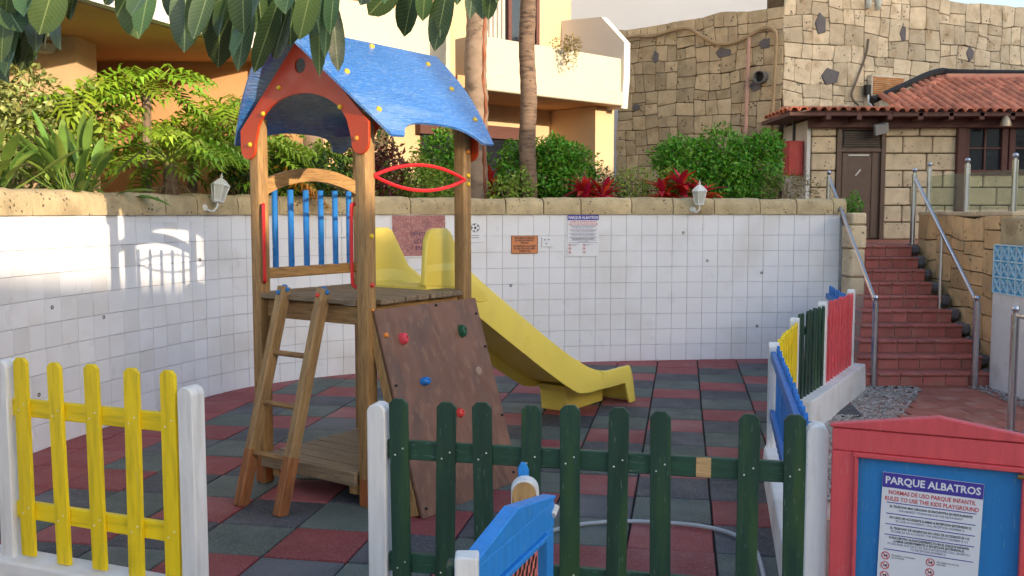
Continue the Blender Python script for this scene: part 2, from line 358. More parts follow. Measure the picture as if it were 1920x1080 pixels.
for q, (d, mid, z, an, me) in enumerate(tl):
    nx, ny = -math.sin(an), math.cos(an); dd = .005+random.uniform(-.0012, .0012)
    lo = (mid[0]+nx*dd, mid[1]+ny*dd, z)
    if q < 300: obj('tile', me, None, wt, lo, (random.gauss(0, .004), random.gauss(0, .003), an+random.gauss(0, .005)))
    else:
        h = .2-.0045 if me is t_me else .07
        rest.box((0, 0, 0), (TW-.0045, .016, h), Matrix.Translation(lo) @ Matrix.Rotation(an+random.gauss(0, .003), 4, 'Z') @ Matrix.Rotation(random.gauss(0, .002), 4, 'X'))
tag(rest.build('tile_field', M_tile, wt), kind='stuff')
# coping blocks
CP, cs = resample(WALL, .02)
i = 0; k = 0
while i < len(CP)-8:
    Lb = random.choice([24, 27, 30, 33]); j = min(i+Lb, len(CP)-1)
    a, b2 = CP[i], CP[j]; mid = (a+b2)/2; an = math.atan2(b2[1]-a[1], b2[0]-a[0]); ln = float(np.linalg.norm(b2-a))-.012
    h = .205+random.uniform(-.012, .012); prof = [(-.03, 0), (-.03, h*.55), (-.005, h*.86), (.05, h), (.24, h), (.30, h*.8), (.30, 0)]
    m = MB(); ns = 6
    vs = []; fs = []; P = len(prof)
    for s_ in range(ns):
        u_ = -ln/2+ln*s_/(ns-1)
        for (py, pz) in prof:
            e = .9 if s_ in (0, ns-1) else 1
            jt = 0 if pz == 0 else 1
            vs.append((u_, py*e+random.uniform(-.008, .008)*jt, pz*(.97 if s_ in (0, ns-1) else 1)+random.uniform(-.008, .008)*jt))
    for s_ in range(ns-1):
        for q in range(P): fs.append((s_*P+q, s_*P+(q+1) % P, (s_+1)*P+(q+1) % P, (s_+1)*P+q))
    fs += [tuple(range(P)), tuple(range((ns-1)*P, ns*P))[::-1]]
    m.add(vs, [f[::-1] for f in fs]).build('coping_block', M_tufa, wt, (mid[0], mid[1], HT), (0, 0, an), smooth=True, ang=50)
    i = j; k += 1
# drain holes
def wall_at(px):    # wall plan position by the ratio x/y of the line of sight
    rt = (px-960)/1780; i = int(np.argmin(np.abs(WALL[:, 0]/WALL[:, 1]-rt)+(WALL[:, 1] < 5)*9)); t = WALL[min(i+1, n-1)]-WALL[i-1]; return WALL[i], math.atan2(t[1], t[0])
for px, z in ((92, 1.13), (191, .98), (374, 1.42), (1278, 1.64), (1327, 1.28), (1430, 1.12), (1422, .43), (957, .99), (64, .45)):
    p, an = wall_at(px)
    MB().lathe([(.017, -.006), (.017, .004), (.010, .004), (.009, -.004)], 10, Matrix.Rotation(R(90), 4, 'X')).build('drain_hole', M_dark, wt, (p[0]+math.sin(an)*.004, p[1]-math.cos(an)*.004, z), (0, 0, an))
# end pillar of tufa
pil = thing('stone_pillar', 'rough tufa block pillar closing the tiled wall beside the red steps', 'pillar', (4.36, 12.13, 0))
z = 0
for h in (.38, .36, .34, .36, .30, .16):
    MB().box((random.uniform(-.012, .012), 0, z+h/2), (.19+random.uniform(-.015, .015), .34, h-.012)).build('stone_block', M_tufag, pil, bev=.018); z += h
# planter soil behind the wall
so = MB()
inner = [(float(WALL[i][0]+off[i][0]*.26), float(WALL[i][1]+off[i][1]*.26)) for i in range(0, n, 6)]
poly = inner+[(4.4, 14.9), (2.3, 19.2), (-12, 19.2), (-12, 2)]
so.prism([poly], 2.0, T(0, 0, .93)).build('planter_soil', M_soil); tag(bpy.data.objects['planter_soil'], kind='structure')

# --- white curbs under the fences
def curb(pts, w0, h, name='curb'):
    cu = MB(); P = [Vector((x, y, 0)) for x, y in pts]
    vs = []; fs = []
    for i, p in enumerate(P):
        t = (P[min(i+1, len(P)-1)]-P[max(i-1, 0)]).normalized(); nn = Vector((-t.y, t.x, 0))
        for d, z in ((-w0/2, -.04), (w0/2, -.04), (w0/2-.015, h), (-w0/2+.015, h)): vs.append(p+nn*d+Vector((0, 0, z)))
    for i in range(len(P)-1):
        for k in range(4): fs.append((i*4+k, i*4+(k+1) % 4, (i+1)*4+(k+1) % 4, (i+1)*4+k))
    fs += [(3, 2, 1, 0), tuple(len(vs)-4+k for k in range(4))]
    return tag(cu.add(vs, fs).build(name, M_curb, bev=.012, seg=2), kind='structure')
curb([(-2.75, 4.68), (-1.36, 4.12)], .2, .22); curb([(-.62, 4.16), (1.26, 3.71)], .16, .12)
curb(FENCE[:3], .14, .17); curb([(2.47, 8.16), (2.93, 8.92), (3.70, 10.22)], .30, .27)

# --- paved landing at the foot of the steps
pv = MB().box((3.6, 8.2, -.046), (3.6, 4.6, .02)).build('landing_paving', M_grout); tag(pv, kind='structure')
pm = MB().box((0, 0, 0), (.292, .292, .024)).mesh('paving_tile', bev=.003); pm.materials.append(M_terra)
for r in range(15):
    for c in range(-1, 12):
        x = 2.15+c*.3+(r % 2)*.15; y = 6.05+r*.3
        if x < fence_x(y)+.5+.25*(y > 8) or x > 5.15: continue
        obj('paving_tile', pm, None, pv, (x, y, -.03+random.uniform(-.002, .002)), (0, 0, random.gauss(0, .004)))
pb = MB()
for q in range(4600):
    y = random.uniform(6.2, 10.4); x = fence_x(y)+.17+random.random()**1.3*(.36+.26*(y > 8.6)); s_ = random.uniform(.007, .018)
    if random.random() < .18: x = 5.24-random.random()*.22
    Mx = Matrix.Translation((x, y, -.012+s_*.2)) @ Matrix.Rotation(random.uniform(0, 6), 4, 'Z') @ Matrix.Diagonal((s_*1.3, s_, s_*.6, 1))
    pb.add([(1,0,0),(.3,.95,0),(-.8,.6,0),(-.8,-.6,0),(.3,-.95,0),(.1,0,.9),(-.1,.1,-.9)], [(0,1,5),(1,2,5),(2,3,5),(3,4,5),(4,0,5),(1,0,6),(2,1,6),(3,2,6),(4,3,6),(0,4,6)], Mx)
tag(pb.build('gravel', M_pebble), 'grey pebbles laid along the white curb', 'gravel', kind='stuff')

# --- the red steps
stp = MB()
NS = 10; RI = .147; TD = .262; Y0 = 10.36
def step_lr(k): return min(3.78+.112*k, 4.46), 5.28+.026*k-.035*max(0, k-2)+.03*max(0, k-6)
for k in range(NS):
    l, r_ = step_lr(k)
    stp.box(((l+r_)/2, (Y0+k*TD+16.4)/2, (k*RI+(k+1)*RI)/2-.02), (r_-l-.004, 16.4-Y0-k*TD-.03, RI-.002))
steps = stp.build('steps', M_grout); tag(steps, kind='structure')
for k in range(NS):
    l, r_ = step_lr(k); y = Y0+k*TD; z = k*RI; nt_ = 6 - (k > 5); wd = (r_-l)/nt_
    for q in range(2):
        Mx = Matrix.Translation((r_+.05, y+.06+q*.12, z+RI-.07)) @ Matrix.Rotation(random.uniform(0, 3), 4, 'Z') @ Matrix.Rotation(random.uniform(-.4, .4), 4, 'X')
        MB().box((0, 0, 0), (random.uniform(.1, .16), random.uniform(.1, .15), random.uniform(.1, .15)), Mx).build('edge_stone', M_basalt, steps, bev=.03)
    rm = MB().box((0, 0, 0), (wd-.012, .02, RI-.045)).mesh('riser_tile', bev=.002); rm.materials.append(M_step)
    tm = MB().box((0, 0, 0), (wd-.010, TD+.03, .028)).mesh('tread_tile', bev=.006); tm.materials.append(M_step)
    for c in range(nt_):
        x = l+wd*(c+.5)
        obj('riser_tile', rm, None, steps, (x, y+.008, z+(RI-.045)/2-.008), (0, 0, random.gauss(0, .004)))
        obj('tread_tile', tm, None, steps, (x, y+TD/2-.012, z+RI-.028), (0, 0, random.gauss(0, .004)))
lan = MB().box((6.6, 14.76, .71), (6.2, 3.5, 1.5)).build('upper_landing', M_terra); tag(lan, kind='structure')

# ================================================================== irregular masonry
def jit(x, z, a, seed):
    return (a*(math.sin(3.1*x+1.7*z+seed)+.7*math.sin(5.3*z-2.2*x+2*seed)+.5*math.sin(9.7*x+6.1*z+seed*3)),
            a*(math.sin(2.7*z+2.3*x+1.3*seed)+.7*math.sin(4.9*x-3.1*z+seed)+.5*math.sin(8.3*z-7.7*x+seed)))
def masonry(parent, M, w0, h0, smin, smax, material, top=None, gap=.011, ja=.024, seed=1, depth=.045, special=(), bottom=-9, name='stone'):
    rnd = random.Random(seed); cells = []
    def split(x0, x1, z0, z1):
        w1, h1 = x1-x0, z1-z0
        if w1 <= smax*1.15 and h1 <= smax and (w1 < smin*1.9 or rnd.random() < .75): cells.append((x0, x1, z0, z1)); return
        if (w1 > h1*1.1 or h1 < smin*1.7) and w1 > smin*1.5: t = x0+w1*rnd.uniform(.36, .64); split(x0, t, z0, z1); split(t, x1, z0, z1)
        elif h1 > smin*1.5: t = z0+h1*rnd.uniform(.36, .64); split(x0, x1, z0, t); split(x0, x1, t, z1)
        else: cells.append((x0, x1, z0, z1))
    split(0, w0, 0, h0)
    for ci, (x0, x1, z0, z1) in enumerate(cells):
        cx, cz = (x0+x1)/2, (z0+z1)/2
        if top and cz > top(cx): continue
        if cz < bottom: continue
        pts = []
        for (a, b2) in ((x0, z0), (x1, z0), (x1, z1), (x0, z1)):
            jx, jz = jit(a, b2, ja, seed); pts.append((a+jx, b2+jz))
        mx = sum(p[0] for p in pts)/4; mz = sum(p[1] for p in pts)/4
        out = []
        for q in range(4):                       # octagon: clipped corners, mid-edge wobble
            p, nx_ = pts[q], pts[(q+1) % 4]; pv_ = pts[q-1]
            for o2, f in ((pv_, .02+rnd.random()*.06), (nx_, .02+rnd.random()*.06)): out.append((p[0]+(o2[0]-p[0])*f, p[1]+(o2[1]-p[1])*f))
        sx, sz = 1-gap/(x1-x0), 1-gap/(z1-z0)
        d = depth*rnd.uniform(.75, 1.05)
        base = [((p[0]-mx)*sx, (p[1]-mz)*sz, 0) for p in out]
        mid = [(p[0], p[1], d*.86) for p in base]
        fr = [(p[0]*.965, p[1]*.965, d+rnd.uniform(-.005, .005)) for p in base]
        vs = base+mid+fr; fs = [(i, (i+1) % 8, 8+(i+1) % 8, 8+i) for i in range(8)]+[(8+i, 8+(i+1) % 8, 16+(i+1) % 8, 16+i) for i in range(8)]+[tuple(range(16, 24))]
        m = material
        for (qx, qz, qm) in special:
            if x0 <= qx < x1 and z0 <= qz < z1: m = qm
        me = MB().add(vs, fs).mesh(name, smooth=True, ang=28); me.materials.append(m)
        o = bpy.data.objects.new(name, me); COL.objects.link(o); o.parent = parent; o.matrix_local = M @ T(mx, mz)
# --- big stone wall, left stretch (comes towards the camera) and right stretch
A0, A1 = Vector((2.1, 19.1, 0)), Vector((4.72, 16.8, 0))
swl = thing('stone_wall', 'tall stone wall stretch with hose and drain pipe behind the round green bush', 'wall', (A0.x, A0.y, 0))
wl = (A1-A0).length; Ml = frame((0, 0, 1.2), A1-A0)
MB().box((wl/2, 2.14, -.2), (wl, 4.25, .36), Ml).build('wall_core', M_mortar, swl)
masonry(swl, Ml, wl, 4.28, .2, .36, M_stones, seed=3, bottom=.9)
def dark_stones(parent, M, L):
    for (x, z, a, b2) in L:
        an = [q+random.uniform(-.25, .25) for q in np.linspace(.6, 6.883, 6)[:-1]]
        lo = [(a*random.uniform(.8, 1.15)*math.cos(q), b2*random.uniform(.8, 1.15)*math.sin(q)) for q in an]
        o = MB().prism([lo], .07).build('dark_stone', M_basalt, parent, bev=.008); o.matrix_local = M @ T(x, z, .02)
dark_stones(swl, Ml, [(.9, 3.66, .09, .13), (2.35, 3.59, .17, .1), (3.16, 3.66, .14, .10), (3.0, 2.93, .13, .1), (.47, 2.74, .1, .09)])
dirr = Vector((.92, .39, 0)).normalized(); B0 = A1+Vector((0, -.0, 0)); wr = 7.4
swr = thing('stone_wall', 'high pale stone wall with scattered dark stones rising behind the tiled hut roof', 'wall', (B0.x, B0.y, 0))
Mr = frame((0, 0, 1.4), dirr)
MB().box((wr/2, 2.24, -.25), (wr, 4.46, .44), Mr).build('wall_core', M_mortar, swr)
masonry(swr, Mr, wr, 4.5, .24, .42, M_stone, seed=11, bottom=.9, depth=.04)
dark_stones(swr, Mr, [(.77, 3.8, .13, .2), (2.68, 3.79, .1, .16), (1.02, 2.9, .2, .18), (4.38, 3.52, .1, .14), (5.99, 3.74, .12, .17)])
# drain mouth, pipe and hoses on the left stretch
def on(Mw, org, x, z, d): return Vector(org)+(Mw @ Vector((x, z, d)))
q = on(Ml, A0, 3.13, 3.07, .07); nl = (Ml.to_3x3() @ Vector((0, 0, 1)))
dp = thing('drain_pipe_mouth', 'black round drain pipe mouth sticking out of the stone wall', 'pipe', q)
Mq = nl.to_track_quat('Z', 'Y').to_matrix().to_4x4()
MB().lathe([(.11, -.05), (.11, .12), (.095, .12), (.095, 0.0)], 16, Mq).build('pipe_rim', mat('grey_pipe', (110, 108, 108)), dp, smooth=True)
MB().lathe([(.094, 0), (.094, .02)], 16, Mq).build('pipe_hole', M_dark, dp)
pts = [on(Ml, A0, x, z, .12) for x, z in ((.1, 4.08), (.5, 4.1), (.88, 4.05), (1.3, 4.1), (1.65, 4.1), (1.94, 3.92), (2.27, 3.75), (2.6, 3.73), (2.89, 3.81), (3.18, 3.91), (3.36, 3.85), (3.41, 3.62), (3.36, 2.2), (3.34, 1.2))]
hz = catmull([tuple(p) for p in pts], 6)
tag(MB().tube([tuple(p) for p in hz], .034, 6).build('wall_conduit', mat('tan_conduit', (164, 138, 104), rough=.7), smooth=True), 'thick tan hose looping across the top of the stone wall', 'hose')
tag(MB().tube([on(Ml, A0, 2.89, 3.79, .11), on(Ml, A0, 2.84, 1.3, .11)], .034, 8).build('drain_pipe', mat('pinkish_pipe', (186, 146, 130)), smooth=True), 'thin pinkish vertical pipe running down the stone wall', 'pipe')
# white building above the left stretch
wb = thing('white_building', 'plain white building rising above the stone wall', 'building', (3.2, 20.6, 0))
MB().box((1.2, 1.5, 5.6), (7.6, 2.6, 8.4)).build('wall', mat('bright_white_render', (232, 228, 228), rough=.85, var=.03, scale=.6, bump=0), wb, rot=(0, 0, R(-8)))

# ================================================================== the hut at the top of the steps
HY = 15.5; HZ = 1.46
hut = thing('stone_hut', 'small block-built hut with red clay roof and brown louvred door above the steps', 'hut', (6.9, HY, HZ))
def hb(m, c, d): return m.box((c[0]-6.9, c[1]-HY, c[2]-HZ), d)
hb(MB(), (8.3, HY+.7, 2.5), (7.0, 1.3, 2.1)).build('wall_core', M_mortar, hut)
DX0, DX1 = 5.24, 6.02; WX0, WX1, WZ0 = 7.28, 9.6, 2.52
zz = HZ; r = 0
for h in (.28, .27, .29, .27, .28, .27, .28):
    for (s0, s1) in ((4.83, DX0), (DX1, WX0), (WX0, 10.5)):
        if s0 == WX0 and zz+h > WZ0+.05: continue
        x = s0; first = True
        while x < s1-.02:
            wd = random.uniform(.42, .72) if not (first and r % 2) else random.uniform(.25, .35)
            first = False; e = min(x+wd, s1)
            if s1-e < .2: e = s1
            hb(MB(), ((x+e)/2, HY+.02+random.uniform(-.006, .006), zz+h/2), (e-x-.016, .14, h-.016)).build('block', M_tufag, hut, bev=.014); x = e
    zz += h; r += 1
hb(MB(), (4.79, HY+.64, 2.4), (.06, 1.36, 1.95)).build('side_wall', M_white, hut)
# door
dr = hb(MB(), ((DX0+DX1)/2, HY+.0, HZ+.88), (DX1-DX0-.1, .05, 1.72)).build('door', M_door, hut)
fr = MB()
for x in (DX0+.03, DX1-.03): hb(fr, (x, HY-.02, HZ+.92), (.07, .12, 1.84))
hb(fr, ((DX0+DX1)/2, HY-.02, HZ+1.80), (DX1-DX0-.13, .12, .08)); hb(fr, ((DX0+DX1)/2, HY-.02, HZ+1.44), (DX1-DX0-.13, .09, .06))
fr.build('door_frame', M_door, dr, bev=.006)
for q in range(7): hb(MB(), ((DX0+DX1)/2, HY-.035, HZ+1.515+q*.034), (DX1-DX0-.22, .035, .014)).build('louvre_slat', M_door, dr)
hb(MB(), ((DX0+DX1)/2, HY-.03, HZ+1.62), (DX1-DX0-.2, .01, .27)).build('louvre_backing', M_dark, dr)
for x, wd in ((DX0+.15, .1), (DX1-.15, .1)): hb(MB(), (x, HY-.03, HZ+.72), (wd, .02, 1.36)).build('door_stile', M_door, dr, bev=.004)
hb(MB(), (5.6, HY-.034, HZ+1.36), (.34, .01, .022)).build('door_strip', M_white, dr)
pp = MB().box((0, 0, 0), (.02, .008, .13)).build('door_sticker', M_white, dr, (5.6-6.9, -.034, 1.08), (0, R(40), 0))
# window
wn = hb(MB(), (WX0+1.1, HY-.01, 2.92), (2.1, .03, .74)).build('window', M_pane, hut)
wf = MB()
for x in (WX0+.04, WX0+.66, WX0+.78, WX0+1.4, WX0+1.52): hb(wf, (x, HY-.04, 2.92), (.10, .09, .80))
for z in (2.54, 3.29): hb(wf, (WX0+1.05, HY-.035, z), (2.3, .085, .09))
wf.build('window_frame', M_brown, wn, bev=.008)
mn = MB()
for x in (WX0+.35, WX0+1.09): hb(mn, (x, HY-.045, 2.915), (.028, .04, .66))
for x in (WX0+.35, WX0+1.09): hb(mn, (x, HY-.040, 2.93), (.52, .03, .026))
mn.build('glazing_bar', M_brown, wn)
hb(MB(), (WX0-.06, HY-.06, 2.6), (.13, .16, 1.5)).build('corner_post', M_brown, hut, bev=.01)
# eaves
hb(MB(), (7.6, HY-.13, 3.36), (5.7, .09, .22)).build('eave_beam', M_brown, hut, bev=.01)
for q in range(11):
    hb(MB(), (4.95+q*.48, HY-.33, 3.40), (.085, .34, .12)).build('rafter_end', M_brown, hut, bev=.01)
# roof: a front slope with hip at the left, barrel tiles one by one
EY, EZ, PY, PZ, PX = 15.0, 3.46, 16.9, 4.22, 7.55
KX = 5.95
LX = 4.3
def slope_z(y): return EZ+(PZ-EZ)*(y-EY)/(PY-EY)
roof = MB().add([(KX-6.9, EY-HY, EZ-HZ), (11-6.9, EY-HY, EZ-HZ), (11-6.9, PY-HY, PZ-HZ-.03), (PX-6.9, PY-HY, PZ-HZ-.03), (KX-6.9, EY-HY, EZ-HZ-.06), (11-6.9, EY-HY, EZ-HZ-.06), (KX-6.9, PY-HY, EZ-HZ-.02), (KX-6.9, PY-HY, EZ-HZ-.08), (11-6.9, PY-HY, EZ-HZ-.08)],
    [(0,1,2,3), (0,3,6), (4,0,6,7), (0,4,5,1), (4,7,8,5), (1,5,8,2), (6,3,2,8,7)]).build('roof', M_brown, hut)
hb(MB(), ((LX+KX)/2+.02, EY+.86, EZ-.02), (KX-LX-.05, 1.7, .06)).build('low_roof', M_brown, hut)
sl = Vector((0, PY-EY, PZ-EZ)); sll = sl.length; sl.normalize()
def barrel(r0, r1, L, n=6):
    m = MB(); vs = []; fs = []
    for (y, r) in ((0, r0), (L, r1)):
        for k in range(n+1):
            an = math.pi*k/n; vs += [(r*math.cos(an), y, r*math.sin(an)*.9), ((r-.014)*math.cos(an), y, (r-.014)*math.sin(an)*.9)]
    q = 2*(n+1)
    for k in range(n):
        fs += [(2*k, 2*k+2, q+2*k+2, q+2*k), (2*k+1, q+2*k+1, q+2*k+3, 2*k+3), (2*k, 2*k+1, 2*k+3, 2*k+2)]
    return m.add(vs, fs).mesh('roof_tile', smooth=True, ang=40)
bt = barrel(.072, .058, .36); bt.materials.append(M_roof)
ang = math.atan2(sl.z, sl.y)
for q in range(42):
    x = LX+.1+q*.152
    if x > 10.2: break
    lim = sll*min(1, max(.36, (x-KX)/(PX-KX)*1.0+.1)) if x < PX else sll
    if x < KX: lim = .4
    t = -.06; k = 0
    while t < lim-.12:
        p = Vector((x, EY, EZ+.012))+(sl if x > KX else Vector((0, .99, .12)))*t
        obj('roof_tile', bt, None, roof, (p.x-6.9+random.gauss(0, .004), p.y-HY, p.z-HZ+.012), ((ang if x > KX else .12)+.03+random.gauss(0, .01), 0, random.gauss(0, .012))); t += .29
tv = Vector((LX, PY, EZ))-Vector((LX, EY, EZ))
for q in range(6):            # tile ends along the left eave
    obj('roof_tile', bt, None, roof, (LX-6.9+.0, EY-HY+.12+q*.22, EZ-HZ+.02), (.1, 0, R(-75)))
hp = catmull([(KX-.05, EY+.1, EZ+.07), ((KX+PX)/2, (EY+PY)/2, (EZ+PZ)/2+.07), (PX, PY, PZ+.07)], 8)
for q in range(1, 11):            # hip cap tiles
    a, b2 = Vector(hp[min(int(q*16/11), 15)]), Vector(hp[min(int((q+1)*16/11), 16)]); d = (b2-a).normalized()
    Mh = frame((a.x-6.9, a.y-HY, a.z-HZ-.03), d.cross(Vector((0, 0, 1))), (0, 0, 1)).to_3x3()
    mm = Matrix((d.cross(Vector((0, 0, 1))).normalized(), d, d.cross(Vector((0, 0, 1))).normalized().cross(d))).transposed()
    o = obj('roof_tile', bt, None, roof); o.matrix_local = Matrix.Translation((a.x-6.9, a.y-HY, a.z-HZ-.05)) @ mm.to_4x4() @ Matrix.Diagonal((1.15, 1.1, 1.1, 1))
hb(MB(), (PX+1.8, PY-.02, PZ+.03), (3.6, .26, .12)).build('ridge_cap', M_roofcap, roof, bev=.04, seg=2)
bp = catmull([(5.9-6.9, EY+.75-HY, 3.72-HZ), (6.55-6.9, EY+1.2-HY, 4.0-HZ), (PX-.1-6.9, PY-HY, PZ+.13-HZ), (PX+.5-6.9, PY+.02-HY, PZ+.12-HZ), (PX+3.5-6.9, PY+.1-HY, PZ+.10-HZ)], 6)
MB().tube([tuple(p) for p in bp], .06, 6).build('flashing', mat('black_flashing', (34, 32, 32), rough=.7), roof)
# extras on hut
ub = thing('electric_box', 'red metal box fixed to the white side wall of the hut', 'box', (4.62, 15.72, 2.50))
MB().box((0, 0, .28), (.26, .28, .56)).build('box_body', M_redbox, ub, bev=.01); MB().box((0, -.146, .28), (.22, .008, .5)).build('box_door', M_redbox, ub, bev=.002)
tag(MB().tube([(4.62, 15.70, 3.07), (4.62, 15.70, 3.38)], .025, 6).build('conduit', M_dark), 'short dark conduit above the red metal box', 'conduit')
flo = thing('floodlight', 'grey floodlight tilted under the hut eaves above the door', 'lamp', (5.85, 15.2, 3.2))
MB().box((0, 0, 0), (.22, .08, .17)).build('housing', mat('grey_metal', (150, 150, 146), rough=.4), flo, (0, 0, .02), (R(25), R(-14), 0), bev=.01); MB().box((0, .06, .1), (.03, .14, .03)).build('bracket', M_dark, flo)
bl = thing('bell_lamp', 'small metal bell lamp under the hut eaves above the window', 'lamp', (7.72, 15.0, 3.24))
MB().lathe([(.085, 0), (.08, .06), (.05, .14), (.02, .17)], 12).build('shade', mat('aged_metal', (176, 156, 130), metal=.6, rough=.4), bl, smooth=True)
# rusty air conditioner on the stone wall
q = on(Mr, B0, 1.84, 2.60, .06)
ac = thing('air_conditioner', 'rusty white louvred air conditioner fixed on the stone wall above the roof', 'air conditioner', q, math.atan2(dirr.y, dirr.x))
M_acw = mat('ac_white', (214, 204, 186), rough=.6, dirt=(160, 96, 44), dscale=5, damt=.7)
M_rust = mat('rusty_louvre', (196, 120, 50), rough=.75, var=.25, scale=10, dirt=(224, 196, 150), dscale=7, damt=.6)
MB().box((.41, -.05, .19), (.80, .10, .38)).build('casing', M_acw, ac, bev=.012)
for k in range(9): MB().box((.41, -.108, .045+k*.036), (.72, .02, .02)).build('louvre_slat', M_rust, ac)
MB().box((-.06, -.08, .1), (.1, .08, .18)).build('valve_box', M_dark, ac)
for k, r in enumerate((.02, .018)):
    ps = catmull([on(Mr, B0, 1.80, 2.72, .14), on(Mr, B0, 1.78+k*.08, 2.45, .2), on(Mr, B0, 1.95+k*.05, 2.36, .24), on(Mr, B0, 2.3, 2.42, .2)], 5)
    tag(MB().tube([tuple(p) for p in ps], r, 6).build('refrigerant_pipe', M_wht if k == 0 else M_dark), ('white' if k == 0 else 'black')+' curled pipe hanging below the rusty air conditioner', 'pipe')
ps = catmull([on(Mr, B0, 1.84, 3.62, .07), on(Mr, B0, 1.78, 3.33, .08), on(Mr, B0, 1.56, 2.84, .09), on(Mr, B0, 1.46, 2.58, .1), on(Mr, B0, 1.6, 2.42, .12)], 6)
tag(MB().tube([tuple(p) for p in ps], .018, 6).build('hanging_cable', mat('brown_cable', (110, 92, 74)), smooth=True), 'thin brown cable hanging down the stone wall left of the air conditioner', 'cable')
for x in (1.81, 2.04):
    lp = thing('wall_fitting', 'oval cream fitting high on the pale stone wall above the air conditioner', 'light', on(Mr, B0, x, 4.26, .06), math.atan2(dirr.y, dirr.x), 'pair of oval fittings on the stone wall')
    MB().lathe([(.01, -.01), (.05, 0), (.055, .03), (.035, .06), (.01, .065)], 10, Matrix.Rotation(R(90), 4, 'X') @ Matrix.Diagonal((1, 2, 1, 1))).build('cover', M_frost, lp, smooth=True); MB().box((0, .0, 0), (.09, .02, .2)).build('base', M_wht, lp, bev=.006)

# --- stone cheek wall right of the steps, white wall and blue screen
ck = thing('cheek_wall', 'rough reddish stone side wall right of the red steps', 'wall', (5.55, 12.9, 0))
Mc = frame((0, 0, 0), Vector((-.14, -2.65, 0)))
MB().box((1.32, .93, -.22), (2.66, 1.84, .36), Mc).build('wall_core', M_mortar, ck)
masonry(ck, Mc, 2.66, 1.86, .18, .34, M_stoner, seed=21, depth=.035, ja=.018, gap=.012)
MB().box((1.32, 1.885, -.19), (2.72, .05, .46), Mc).build('wall_cap', M_tufag, ck, bev=.01)
sw = thing('white_wall', 'white rendered low wall on the right running below a blue lattice screen', 'wall', (5.2, 9.1, 0))
MB().box((.22, 0, .5), (.36, 2.44, 1.06)).build('rendered_base', M_curb, sw, bev=.01)
MB().box((.26, 0, 1.70), (.32, 2.44, .30)).build('tufa_course', M_tufa, sw, bev=.012)
scn = thing('blue_lattice_screen', 'pale blue lattice screen of small square panels set on the white wall', 'screen', (5.265, 9.1, 1.03))
M_scrn = mat('screen_blue', (70, 160, 206), rough=.45, var=.12); M_scrl = mat('screen_pale', (196, 222, 232), rough=.5)
for zi in range(3):
    for yi in range(16):
        y = 1.14-yi*.152; z = .09+zi*.172
        if y < .0 and yi > 13: continue
        MB().box((0, y, z), (.03, .138, .158)).build('panel', M_scrn, scn, bev=.003)
        for s_ in (-1, 1): MB().bar((-.022, y-.05, z-s_*.06), (-.022, y+.05, z+s_*.06), .01, .02, (1, 0, 0)).build('lattice_bar', M_scrl, scn)
gr = MB()
for zi in range(4): gr.box((-.008, 0, .004+zi*.172), (.05, 2.42, .013))
for yi in range(17): gr.box((-.006, 1.216-yi*.152, .26), (.05, .013, .5))
gr.build('screen_frame', M_scrl, scn)

# --- handrails and balustrade
def ball_post(parent, x, y, z0, z1, r=.032):
    po = MB().lathe([(r+.018, z0), (r+.018, z0+.012), (r, z0+.014), (r, z1-.08), (r*.6, z1-.078), (r*.6, z1-.06)], 14).build('post', M_steel, parent, (x, y, 0), smooth=True)
    MB().lathe([(.004, z1-.066), (r*.75, z1-.055), (r*1.05, z1-.03), (r*.75, z1-.006), (.004, z1)], 14).build('ball_cap', M_steel, po, smooth=True)
h1 = thing('handrail', 'stainless steel handrail on the pillar side of the red steps', 'handrail')
ball_post(h1, 3.98, 10.34, -.02, 1.0); ball_post(h1, 4.33, 13.05, 1.46, 2.47)
MB().tube([(3.98, 10.36, .93), (4.33, 13.03, 2.36)], .022, 10).build('rail', M_steel, h1, smooth=True)
h2 = thing('handrail', 'stainless steel handrail along the rough stone cheek of the red steps', 'handrail')
ball_post(h2, 5.07, 10.30, -.02, 1.0, .036); ball_post(h2, 5.47, 12.98, 1.46, 2.5, .036)
MB().tube([(5.07, 10.32, .93), (5.47, 12.96, 2.36)], .024, 10).build('rail', M_steel, h2, smooth=True); MB().tube([(5.27, 11.65, .72), (5.27, 11.65, 1.66)], .022, 8).build('middle_post', M_steel, h2, smooth=True)
gb = thing('glass_balustrade', 'glass balustrade with round steel posts on top of the stone cheek wall', 'balustrade')
M_gl = glass('balustrade_glass', (232, 238, 228), .07)
gpts = [(5.68, 13.0), (5.72, 12.0), (5.78, 10.98), (5.84, 9.95)]
for x, y in gpts: ball_post(gb, x, y, 1.88, 2.58, .034)
for (a, b2) in zip(gpts, gpts[1:]):
    MB().bar((a[0], a[1]-.06, 2.16), (b2[0], b2[1]+.06, 2.16), .01, .46).build('glass_pane', M_gl, gb)
h3 = thing('handrail', 'cluster of polished steel rail posts beside the red notice gate', 'handrail')
ball_post(h3, 4.40, 8.25, -.02, 1.09, .034); ball_post(h3, 4.49, 8.12, -.02, 1.02, .034); ball_post(h3, 4.47, 8.0, -.02, .98, .034)
MB().tube([(4.40, 8.25, 1.0), (4.62, 7.4, 1.0)], .02, 8).build('rail', M_steel, h3, smooth=True)

